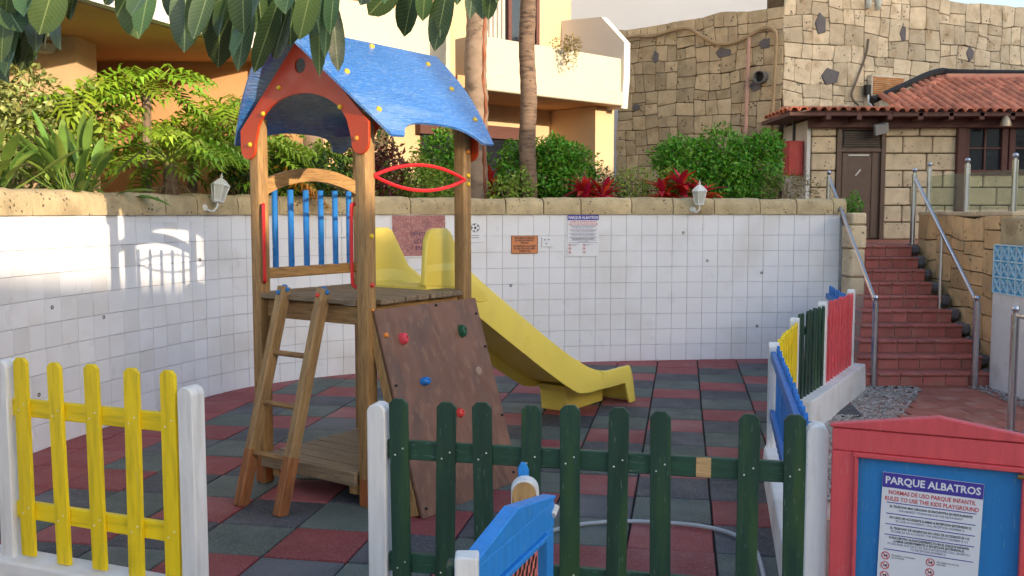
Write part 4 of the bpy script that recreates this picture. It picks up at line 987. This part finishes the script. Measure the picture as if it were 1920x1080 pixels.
for s, y in (('PROHIBIDO FUMAR EN', .08), ('EL PARQUE INFANTIL', .05), ('GRACIAS', .02), ('NO SMOKING ALLOWED', -.02), ('IN THE KIDS PLAY AREA', -.05), ('THANK YOU', -.08)): text(s, .031, M_pblk, t, T(0, y, .0052), bold=.0012, wide=.8)
t = thing('faded_sign', 'faded pink and purple sign with peeling print on the tiled wall', 'sign'); t.matrix_world = wall_M(788, 1.62)
MB().box((0, 0, 0), (.66, .5, .006)).build('plate', M_fade, t); br = MB()
for q in (-1, 1): br.box((0, q*.251, 0), (.69, .014, .012)); br.box((q*.337, 0, 0), (.014, .488, .012))
br.build('plate_border', M_wht, t)
for s, y in (('NIÑOS', .02), ('LOS', -.07), ('EN', -.15)): text(s, .07, mat('faded_print', (92, 56, 84)), t, T(-.0, y, .0035), bold=.002)
t = thing('football_sticker', 'small white sticker with a black football symbol on the tiled wall', 'sign'); t.matrix_world = wall_M(892, 1.66)
MB().box((0, 0, 0), (.17, .26, .003)).build('sticker_sheet', M_paper, t)
c16 = lambda r, n=18: [(r*math.cos(q), r*math.sin(q)) for q in np.linspace(0, 6.2832, n+1)[:-1]]
MB().prism([c16(.055), c16(.050)], .001, T(0, .05, .002)).build('ball_outline', M_pblk, t)
pg = MB().prism([c16(.018, 5)], .001, T(0, .05, .0021))
for q in range(5): pg.prism([c16(.012, 5)], .001, T(.041*math.cos(q*1.2566+.6), .05+.041*math.sin(q*1.2566+.6), .0021))
pg.build('ball_patches', M_pblk, t)
for y in (-.045, -.07): MB().box((0, y, .002), (.1, .006, .001)).build('print_line', M_pblk, t)
t = thing('socket_plate', 'small white socket plate with dark holes on the tiled wall', 'socket'); t.matrix_world = wall_M(1023, 1.53)
MB().box((0, 0, 0), (.14, .12, .012)).build('plate', M_paper, t, bev=.003)
for x, y in ((.02, .03), (-.012, -.02), (-.03, .028)): MB().lathe([(.008, 0), (.008, .002)], 8, T(x, y, .006)).build('hole', M_dark, t)

# hose
hs = catmull([(-.2, 5.25), (0, 5.39), (.237, 5.50), (.386, 5.6), (.585, 5.656), (.78, 5.666), (1.095, 5.6), (1.28, 5.46), (1.355, 5.25), (1.34, 4.99), (1.25, 4.6), (1.05, 4.3)], 6)
tag(MB().tube([(p[0], p[1], .018) for p in hs], .0125, 8).build('garden_hose', M_hose, smooth=True), 'pale grey garden hose lying in an arc on the rubber floor', 'hose')

# ================================================================== lanterns
def lantern(label, loc, tilt, rz):
    t = thing('garden_lantern', label, 'lantern', loc, rz)
    Mt = Matrix.Rotation(tilt, 4, 'Y')
    def hexf(r, z, k): return (r*math.cos(k*math.pi/3), r*math.sin(k*math.pi/3), z)
    for k in range(6):
        MB().add([hexf(.055, .09, k), hexf(.055, .09, k+1), hexf(.088, .24, k+1), hexf(.088, .24, k)], [(0, 1, 2, 3)], Mt).build('pane', M_frost, t)
        MB().tube([Mt @ Vector(hexf(.056, .085, k)), Mt @ Vector(hexf(.09, .245, k))], .006, 5).build('frame_bar', M_lamp, t)
    MB().lathe([(.03, .065), (.06, .075), (.062, .092), (.05, .094)], 6, Mt).build('base_ring', M_lamp, t)
    MB().lathe([(.10, .238), (.10, .25), (.07, .285), (.035, .315), (.02, .32)], 6, Mt).build('lantern_roof', M_lamp, t)
    MB().lathe([(.02, .318), (.012, .33), (.018, .342), (.006, .36), (.003, .385)], 8, Mt).build('finial', M_lamp, t, smooth=True)
    MB().tube([tuple(p) for p in catmull([Mt @ Vector((0, 0, .07)), (0, 0, .02), (-.03, .03, -.02), (-.05, .08, .0)], 4)], .011, 6).build('bracket', M_lamp, t, smooth=True)
    MB().lathe([(.01, .0), (.05, .012), (.055, .03)], 10, T(-.05, .1, 0) @ Matrix.Rotation(R(-80), 4, 'X')).build('wall_rose', M_lamp, t, smooth=True)
p, an = wall_at(388); lantern('leaning white lantern on the stone coping beneath the philodendrons', (p[0]+math.sin(an)*.14, p[1]-math.cos(an)*.14, 1.93), R(14), an)
p, an = wall_at(1303); lantern('upright white lantern on the stone coping below the red plants', (p[0]+math.sin(an)*.14, p[1]-math.cos(an)*.14, 1.92), 0, an)

# ================================================================== plants
def cloud(name, parent, blobs, nleaf, size, m, lw=.45, up=.3, seed=0):
    """blobs: (x,y,z,rx,ry,rz); folded leaf shapes spread in shells"""
    rg_ = np.random.default_rng(seed); vol = np.array([b_[3]*b_[5] for b_ in blobs]); cnt = (vol/vol.sum()*nleaf).astype(int)
    V = []; 
    for b_, c in zip(blobs, cnt):
        d = rg_.normal(size=(c, 3)); d /= np.linalg.norm(d, axis=1)[:, None]
        rr = rg_.uniform(.25, 1, c)**.45*(1+.14*np.sin(d[:, 0]*5+b_[0]*9)+.12*np.sin(d[:, 2]*7+d[:, 1]*4))
        P = np.array(b_[:3])+d*rr[:, None]*np.array(b_[3:])
        ax_ = d*.7+rg_.normal(size=(c, 3))*.6+np.array([0, 0, -.15]); ax_ /= np.linalg.norm(ax_, axis=1)[:, None]
        nv = d+rg_.normal(size=(c, 3))*.5+np.array([0, 0, up]); sd_ = np.cross(ax_, nv); sd_ /= np.linalg.norm(sd_, axis=1)[:, None]; nv = np.cross(sd_, ax_)
        s_ = size*rg_.uniform(.6, 1.25, c)[:, None]
        q = np.stack([P, P+ax_*s_*.5+sd_*s_*lw*.5+nv*s_*.08, P+ax_*s_-nv*s_*.12, P+ax_*s_*.5-sd_*s_*lw*.5+nv*s_*.08], 1); V.append(q)
    V = np.concatenate(V); nq = len(V); me = bpy.data.meshes.new(name); me.vertices.add(nq*4); me.vertices.foreach_set('co', V.reshape(-1).astype(np.float32))
    idx = (np.arange(nq)[:, None]*4+np.array([[0, 1, 2, 0, 2, 3]])).reshape(-1).astype(np.int32)
    me.loops.add(nq*6); me.loops.foreach_set('vertex_index', idx); me.polygons.add(nq*2); me.polygons.foreach_set('loop_start', np.arange(0, nq*6, 3, dtype=np.int32)); me.update(); me.validate()
    return obj(name, me, m, parent)
def bush(label, loc, blobs, nleaf, size, m, seed, cat='bush', stems=5, stemh=.5, **k):
    t = thing('bush', label, cat, loc)
    sm = MB()
    rnd = random.Random(seed)
    for q in range(stems):
        b_ = rnd.choice(blobs); sm.tube([(rnd.uniform(-.08, .08), rnd.uniform(-.08, .08), -.05), (b_[0]*.5, b_[1]*.5, b_[2]*.5), (b_[0]+rnd.uniform(-.1, .1), b_[1], b_[2]+b_[5]*.4)], [.018, .012, .005], 5)
    sm.build('stem', M_stem, t); cloud('foliage', t, blobs, nleaf, size, m, seed=seed, **k); return t
GZ = 1.94
bush('dense clipped light green bush between the two palm trunks', (.35, 13.35, GZ), [(-.25, 0, .45, .36, .35, .5), (.1, .1, .55, .42, .35, .45), (.45, 0, .45, .38, .35, .5), (.3, 0, .75, .3, .3, .25)], 9000, .072, M_fic, 1)
bush('sparse lime green bush at the foot of the slim palm trunk', (-.02, 12.75, GZ), [(-.1, 0, .2, .2, .2, .25), (.15, 0, .25, .2, .2, .28)], 900, .06, M_lime, 2)
bush('large round dark green bush in front of the stone wall', (2.85, 13.6, GZ), [(-.35, 0, .62, .5, .4, .4), (.1, .1, .72, .6, .45, .42), (.6, 0, .62, .42, .4, .45), (.0, -.1, .35, .6, .4, .35), (.45, -.1, .28, .4, .3, .3), (-.6, 0, .75, .3, .3, .22), (.75, 0, .9, .25, .25, .2)], 12000, .074, M_fic, 3)
bush('thin dry brown bush by the end of the coping', (3.85, 13.1, GZ), [(-.15, 0, .25, .3, .25, .3), (.15, 0, .2, .25, .25, .3)], 1100, .05, M_dry, 4, lw=.25)
bush('yellow green shrub between the red plants', (1.75, 13.1, GZ), [(-.1, 0, .3, .28, .25, .3), (.2, 0, .22, .3, .25, .28), (.45, 0, .35, .25, .25, .25)], 1500, .055, M_lime, 5)
bush('dark green shrub right of the palms with white blooms', (1.15, 13.2, GZ), [(0, 0, .3, .3, .25, .3), (.25, .1, .22, .25, .2, .24)], 1200, .055, M_drk, 6)
bush('feathery yellow green bush seen through the tower opening', (-1.35, 12.4, GZ), [(-.3, 0, .3, .3, .25, .3), (.1, 0, .35, .35, .25, .32), (.45, 0, .28, .25, .25, .28)], 3400, .055, M_lime, 7, lw=.3)
bush('green clipped bush behind the tower post', (-.95, 13.2, GZ), [(0, 0, .7, .36, .3, .42), (.3, 0, .6, .3, .3, .4), (-.1, 0, .3, .4, .3, .35)], 5000, .07, M_fic, 8)
bush('maroon leaved shrub behind the blue railing bars', (-2.35, 12.3, GZ), [(0, 0, .45, .35, .3, .4), (.35, 0, .6, .35, .3, .4), (-.3, 0, .3, .3, .3, .3), (.75, 0, .45, .3, .3, .4)], 2200, .085, M_maro, 9)
bush('dark green hanging climber on the ground floor corner', (-1.75, 12.9, GZ), [(0, 0, .8, .2, .2, .4), (.15, 0, .35, .3, .25, .35)], 1200, .06, M_drk, 10)
bush('variegated shrub at the far left behind the strelitzia', (-5.1, 9.3, GZ), [(0, 0, .5, .45, .4, .5), (-.2, 0, 1.0, .5, .4, .45), (.3, .1, 1.05, .35, .3, .4), (-.3, -.1, .2, .5, .4, .4)], 4200, .085, M_var, 11, lw=.5)
bush('light green broad leaved shrub near the wall lamp', (-4.55, 9.9, GZ), [(0, 0, .75, .3, .3, .35), (.25, 0, 1.0, .3, .3, .3), (-.1, 0, .4, .3, .3, .3)], 900, .11, M_lime, 12, lw=.5)
bush('green undergrowth behind the leaning lantern', (-2.95, 10.75, GZ), [(0, 0, .25, .35, .25, .3), (.4, .2, .3, .35, .25, .35), (.8, .4, .35, .3, .25, .3)], 1500, .075, M_drk, 13)
bush('trailing white flowering plant on the balcony parapet', (.95, 16.0, 4.62), [(0, 0, .05, .25, .12, .14), (.02, -.1, -.12, .12, .08, .25)], 420, .055, M_dry, 14, stems=2)

bush('small green shrub growing beside the brown hut door', (5.02, 14.2, 1.46), [(0, 0, .3, .14, .14, .2), (.08, 0, .55, .14, .12, .16)], 420, .07, M_fic, 15, stems=3)
def leaf_mesh(name, L, W, bend=.25, fold=.12, n=6, petiole=0., pr=.008, curl=0., rnd_p=.9, pw_=.75):
    """blade along +Y from the origin (after a petiole), drooping -Z"""
    vs = []; fs = []
    for i in range(n+1):
        t = i/n; wd = W/2*(math.sin(math.pi*min(1, (t*.94+.04)**rnd_p))**pw_) if i not in (0, n) else (.004 if i == 0 else .001)
        y = petiole+L*t*(1-.1*bend*t); z = -bend*L*t*t; dz = fold*wd*2
        vs += [(-wd, y, z+dz), (0, y, z), (wd, y, z+dz*(1-curl))]
    for i in range(n):
        for k in (0, 1): a = i*3+k; fs.append((a, a+1, a+4, a+3))
    m = MB().add(vs, fs)
    if petiole: m.tube([(0, 0, 0), (0, petiole*.5, .01), (0, petiole+.02, 0)], [pr*1.3, pr, pr*.6], 5)
    me = m.mesh(name, smooth=True, ang=60); return me
def orient(direction, up=(0, 0, 1), roll=0.):
    y = Vector(direction).normalized(); x = y.cross(Vector(up))
    if x.length < 1e-3: x = Vector((1, 0, 0))
    x.normalize(); z = x.cross(y); return Matrix((x, y, z)).transposed() @ Matrix.Rotation(roll, 3, 'Y')
# --- red ti plants
tim = [leaf_mesh('leaf', L, .09, b_, .15) for L, b_ in ((.30, .25), (.36, .45), (.26, .1))]
for me in tim: me.materials.append(M_ti)
def ti_plant(label, loc, n_, h, seed, s_=1.):
    n_ = int(n_*1.7); rnd = random.Random(seed); t = thing('ti_plant', label, 'plant', loc)
    MB().tube([(0, 0, -.05), (.01, 0, h*.5), (0, .01, h)], [.016, .013, .01], 5).build('stem', M_stem, t)
    for q in range(n_):
        a = q*2.4; el = rnd.uniform(-.1, 1.2); z = h*rnd.uniform(.25, 1.0); o = obj('leaf', rnd.choice(tim), None, t, (rnd.uniform(-.03, .03), rnd.uniform(-.03, .03), z), orient((math.cos(a)*math.cos(el), math.sin(a)*math.cos(el), math.sin(el))))
for lab, x, y, h, n_ in (('red leaved ti plant right of the slim palm trunk', .98, 12.75, .28, 22), ('low red ti plant left of the yellow green shrub', 1.22, 12.7, .2, 18), ('tall red ti plant just behind the upright lantern', 2.28, 12.85, .38, 26), ('dusky red ti plant left of the upright lantern', 2.02, 12.8, .28, 20), ('small red ti plant right of the upright lantern', 2.55, 12.75, .22, 16), ('red ti plant peeping out right of the broad palm trunk', -.32, 13.2, .42, 16), ('orange red croton at the left of the railing arch', -2.75, 11.6, .5, 18)):
    ti_plant(lab, (x, y, GZ), n_, h, hash(lab) % 97 if False else int(x*100) % 97)
# --- philodendrons
def philo_mesh(seed):
    rnd = random.Random(seed); m = MB(); L = .42
    for sx in (-1, 1):
        for k in range(8):
            t = .02+k*.125; y = L*t; z = -.18*L*t*t; ln = (.20*math.sin(math.pi*(t*.72+.22))+.03)*rnd.uniform(.85, 1.1); an = R(78-62*t)
            if k == 0: an = R(118)
            dx, dy = sx*math.sin(an), math.cos(an); px_, py_ = -dy, dx
            b0 = .026; b1 = .019
            q = [(0, y-.012, z), (0, y+.028, z-.002), (dx*ln*.55+px_*b1, y+dy*ln*.55+py_*b1, z+.03), (dx*ln*.55-px_*b1, y+dy*ln*.55-py_*b1, z+.03), (dx*ln, y+dy*ln, z-.015-rnd.random()*.03)]
            f = [(0, 3, 2, 1), (3, 4, 2)] if True else []
            if sx > 0: f = [x[::-1] for x in f]
            m.add(q, f)
    m.add([(-.02, L*.93, -.16*L), (.02, L*.93, -.16*L), (0, L*1.22, -.28*L)], [(0, 1, 2)])
    m.tube([(0, -.02, 0), (0, L*.5, -.05*L+.003), (0, L, -.18*L)], [.007, .005, .002], 4, False)
    return m.mesh('leaf')
phm = [philo_mesh(s_) for s_ in range(3)]
for me in phm: me.materials.append(M_philo)
def philodendron(label, loc, trunk, n_, reach, seed, lean=(0, 0), orange=0, tr=.055, droop=.2):
    rnd = random.Random(seed); t = thing('philodendron', label, 'plant', loc)
    top_ = Vector((lean[0], lean[1], trunk))
    MB().tube([(0, 0, -.1), (lean[0]*.3, lean[1]*.3, trunk*.5), top_], [tr*1.15, tr, tr*.85], 9).build('trunk', M_trunkg if trunk > .6 else M_trunk, t, smooth=True)
    st_ = MB()
    if trunk <= .6:
        ro = MB()
        for q in range(16):
            a = rnd.uniform(0, 6.28); r = rnd.uniform(.1, .3); ro.tube([(lean[0]*.5, lean[1]*.5, trunk*rnd.uniform(.3, .9)), (r*.6*math.cos(a), r*.6*math.sin(a), trunk*.45), (r*math.cos(a), r*math.sin(a), -.02)], .008, 4)
        ro.build('aerial_roots', M_stem, t)
    for q in range(n_):
        a = q*2.399+rnd.uniform(-.3, .3); el = rnd.uniform(-.05, 1.05); pl = reach*rnd.uniform(.6, 1.1)
        d = Vector((math.cos(a)*math.cos(el), math.sin(a)*math.cos(el), math.sin(el))); e_ = top_+d*pl+Vector((0, 0, -.06*pl))
        st_.tube([top_, top_+d*pl*.5+Vector((0, 0, .06*pl)), e_], [.012, .009, .007], 5)
        dn = Vector((d.x, d.y, d.z*.3-droop-rnd.random()*.4))
        o = obj('leaf', rnd.choice(phm), None, t, e_, orient(dn, roll=rnd.uniform(-.4, .4))); k = rnd.uniform(.85, 1.35); o.scale = (k, k, k)
    if orange:
        me = phm[0].copy(); me.materials.clear(); me.materials.append(M_orl)
        for q in range(orange): obj('yellow_leaf', me, None, t, top_+Vector((.42+q*.06, -.1, -.12-q*.1)), orient((1, -.3+q*.3, -.5)))
    st_.build('petioles', M_gstem, t, smooth=True)
philodendron('short trunked philodendron with tangled roots behind the coping', (-3.52, 9.85, GZ), .46, 24, .42, 1, tr=.075)
philodendron('tall pale stemmed philodendron reaching under the orange soffit', (-4.0, 10.45, GZ), 1.22, 17, .4, 2, (.03, 0))
philodendron('philodendron with orange dying leaves beside the tower post', (-2.98, 10.75, GZ), .55, 24, .4, 3, (.02, 0), orange=3)
philodendron('tall philodendron against the hotel wing right of the pale stem', (-3.2, 11.4, GZ), 1.1, 18, .42, 4, (0, 0))
philodendron('philodendron spreading left above the strelitzia', (-4.55, 9.95, GZ), .95, 13, .4, 5)
philodendron('bright philodendron tuft seen beneath the red gable', (-2.6, 11.9, GZ), .5, 18, .38, 6)
philodendron('philodendron crowding the hotel wall between tall pale stems', (-3.75, 11.2, GZ), .8, 15, .42, 7)
philodendron('low philodendron spilling right of the leaning lantern', (-2.75, 11.3, GZ), .3, 18, .38, 8)
# --- strelitzia clump
stm = [leaf_mesh('leaf', .42, .095, b_, .2, petiole=p_, pr=.009) for b_, p_ in ((.15, .42), (.4, .36), (.05, .5))]
for me in stm: me.materials.append(M_strel)
def strelitzia(label, loc, n_, seed):
    rnd = random.Random(seed); t = thing('strelitzia', label, 'plant', loc)
    MB().lathe([(.1, -.05), (.12, .03), (.06, .09), (.01, .1)], 8).build('crown_base', M_stem, t)
    for q in range(n_):
        a = rnd.uniform(0, 6.28); el = rnd.choice([rnd.uniform(.15, .7), rnd.uniform(.7, 1.35)]); o = obj('leaf', rnd.choice(stm), None, t, (rnd.uniform(-.09, .09), rnd.uniform(-.09, .09), .02), orient((math.cos(a)*math.cos(el), math.sin(a)*math.cos(el), math.sin(el)), roll=rnd.uniform(-.5, .5))); k = rnd.uniform(.75, 1.1); o.scale = (k, k, k)
strelitzia('strelitzia clump with long paddle leaves arching over the sunlit coping', (-4.0, 8.75, GZ), 52, 3)
strelitzia('smaller strelitzia clump at the left end of the coping', (-4.35, 7.95, GZ), 24, 4)
# --- palms
frm = MB()
for k in range(26):
    t_ = .12+k/26*.88; y = 1.9*t_; z = .55*math.sin(t_*1.9)-.9*t_*t_; ln = .48*math.sin(math.pi*(t_*.85+.12))+.06
    for sx in (-1, 1): frm.add([(0, y-.015, z), (0, y+.02, z), (sx*ln, y+ln*.5, z-ln*.45)], [(0, 1, 2)])
frm.tube([(0, 0, 0), (0, .95, .35), (0, 1.9, -.35)], [.03, .02, .006], 5)
frond = frm.mesh('frond'); frond.materials.append(leafm('palm_frond', (84, 112, 50), island=0, ov=.2))
def palm(label, loc, r, h, m, lean=(0, 0), seed=0):
    rnd = random.Random(seed); t = thing('palm_tree', label, 'palm tree', loc); pts = []; rs = []
    nseg = 64
    for k in range(nseg+1):
        f = k/nseg; pts.append((lean[0]*f*f+.012*math.sin(k*.5), lean[1]*f, -.1+h*f)); rs.append(r*(1.12-.25*f)*(1+(.035 if k % 2 else -.02)+rnd.uniform(-.02, .02)))
    MB().tube(pts, rs, 14).build('trunk', m, t, smooth=True, ang=60)
    if seed == 1: MB().tube([(pts[k][0]+rs[k]*.72+.012*math.sin(k*.9), pts[k][1]-rs[k]*.68, pts[k][2]) for k in range(0, 50)], [.022+.008*math.sin(k*1.7) for k in range(50)], 5).build('bark_split', mat('red_bark', (130, 74, 50), rough=.9, var=.3), t)
    for q in range(15):
        a = q*2.399; el = rnd.uniform(-.3, 1.1); obj('frond', frond, None, t, (lean[0], lean[1], h-.1), orient((math.cos(a)*math.cos(el), math.sin(a)*math.cos(el), math.sin(el))))
palm('broad smooth palm trunk with a reddish split right of the tower', (-.49, 13.0, GZ), .145, 6.0, M_trunkg, (.05, 0), 1)
palm('slim ringed palm trunk in front of the white balcony', (.22, 13.05, GZ), .105, 6.6, M_trunk, (-.08, 0), 2)
palm('pale palm trunk seen through the tower behind the railing', (-2.62, 12.55, GZ), .14, 5.6, M_trunkg, (-.1, .1), 3)

# ================================================================== mango tree overhanging the view
mg = thing('mango_tree', 'overhanging tree with long drooping glossy leaves at the top of the view', 'tree', (-2.6, 2.2, 0))
MO = Vector((-2.6, 2.2, 0))
def W_(px, py, d):   # a point of the overhanging branches, d metres out from the viewpoint
    c_, s_ = math.cos(R(4.56)), math.sin(R(4.56)); u_ = (px-960)/1780; v_ = (540-py)/1780
    r = Vector((u_, c_+v_*s_, -s_+v_*c_)); return Vector((0, 0, 1.9))+r*(d/r.y)
MB().tube([(0, 0, 0), (.08, .02, 1.0), (.12, .1, 1.9), (.35, .25, 2.7), (.7, .35, 3.4)], [.13, .11, .10, .08, .06], 10).build('trunk', M_bough, mg, smooth=True)
def limb(pts, r0, r1):
    P = [Vector(p)-MO for p in pts]; k = len(P); MB().tube([tuple(p) for p in catmull([tuple(p) for p in P], 5)], [r0+(r1-r0)*i/(5*(k-1)) for i in range(5*(k-1)+1)], 7).build('branch', M_bough, mg, smooth=True)
limb([(-2.25, 2.45, 2.7), W_(60, -120, 2.7), W_(400, -90, 2.7), W_(640, -70, 2.75), W_(900, -60, 2.8)], .04, .01)
limb([(-2.3, 2.4, 2.5), W_(-60, 60, 2.7), W_(40, 30, 2.75), W_(130, -30, 2.8)], .03, .008)
limb([W_(30, 120, 2.75), W_(60, 60, 2.75), W_(105, 10, 2.75), W_(140, -60, 2.75)], .010, .008)
LV = [ # base px, tip px, width px, depth
 ((60, -60), (30, 120), 60, 2.7), ((20, -40), (-10, 110), 60, 2.6), ((70, -50), (62, 95), 62, 2.65), ((100, -40), (100, 88), 55, 2.6), ((40, -20), (15, 140), 50, 2.75), ((110, -60), (75, 60), 60, 2.5), ((-20, -40), (40, 60), 60, 2.6), ((10, 20), (30, 118), 34, 2.7), ((80, 30), (40, 128), 30, 2.72), ((95, 20), (85, 90), 32, 2.62),
 ((-30, 30), (8, 150), 44, 2.9), ((0, -10), (50, 120), 50, 2.95), ((50, -20), (20, 100), 50, 2.95), ((90, -20), (70, 110), 44, 2.9), ((110, 0), (95, 70), 36, 2.85), ((20, 0), (-15, 60), 54, 2.9), ((130, -60), (112, 20), 54, 2.8), ((75, -60), (50, 30), 64, 2.5), ((20, -60), (10, 20), 64, 2.5),
 ((330, -60), (330, 40), 46, 2.8), ((430, -60), (425, 40), 50, 2.8), ((480, -60), (492, 70), 46, 2.8), ((545, -50), (548, 84), 46, 2.8), ((575, -60), (578, 50), 40, 2.82), ((395, -60), (392, 90), 44, 2.82),
 ((160, -70), (118, 34), 52, 2.55), ((240, -70), (195, 6), 44, 2.6), ((230, -40), (258, 70), 50, 2.7), ((300, -70), (252, 30), 56, 2.55), ((285, -50), (262, 62), 40, 2.66),
 ((350, -60), (345, 97), 52, 2.7), ((372, -60), (368, 78), 40, 2.6), ((400, -50), (368, 72), 40, 2.55), ((415, -50), (412, 127), 56, 2.72), ((455, -60), (455, 64), 52, 2.5), ((500, -40), (446, 108), 58, 2.58), ((470, -30), (446, 128), 40, 2.75),
 ((530, -20), (475, 134), 36, 2.62), ((545, 0), (512, 108), 50, 2.72), ((560, -70), (530, 20), 56, 2.5), ((590, -50), (562, 70), 42, 2.55), ((600, -60), (595, 137), 34, 2.68), ((618, -50), (610, 105), 26, 2.6), ((622, -10), (632, 130), 32, 2.7), ((580, -30), (600, 60), 36, 2.7), ((520, -60), (520, 60), 46, 2.72), ((440, -40), (400, 60), 40, 2.76), ((630, -50), (618, 60), 30, 2.62),
 ((755, -40), (694, 24), 44, 2.7), ((785, -50), (752, 66), 46, 2.72), ((800, -50), (792, 38), 30, 2.66), ((845, -50), (815, 92), 44, 2.68), ((835, -30), (822, 70), 30, 2.76), ((870, -60), (856, 6), 26, 2.7), ((890, -60), (882, 30), 26, 2.74), ((905, -60), (906, 34), 34, 2.7), ((925, -50), (916, 34), 28, 2.66), ((740, -60), (720, 2), 36, 2.6), ((700, -70), (680, 4), 40, 2.7), ((960, -70), (930, -5), 34, 2.7)]
rnd = random.Random(5)
for (bs, tp, wd, d) in LV:
    p0, p1 = W_(*bs, d), W_(*tp, d+rnd.uniform(-.08, .08)); ax_ = p1-p0; L_ = ax_.length
    me = leaf_mesh('leaf', L_*1.03, wd/1780*d*1.08, rnd.uniform(-.08, .14), rnd.uniform(.05, .28), n=8, curl=rnd.uniform(0, .5), rnd_p=1.2, pw_=.62); me.materials.append(M_mango)
    nrm = Vector((rnd.uniform(-.5, .5), -1, rnd.uniform(.0, .5)))
    obj('leaf', me, None, mg, p0-MO, orient(ax_, nrm, rnd.uniform(-.5, .5)))
    q = p0+Vector((0, .02, .05)); MB().tube([p0-MO, q-MO], .003, 4).build('leaf_stalk', M_gstem, mg)
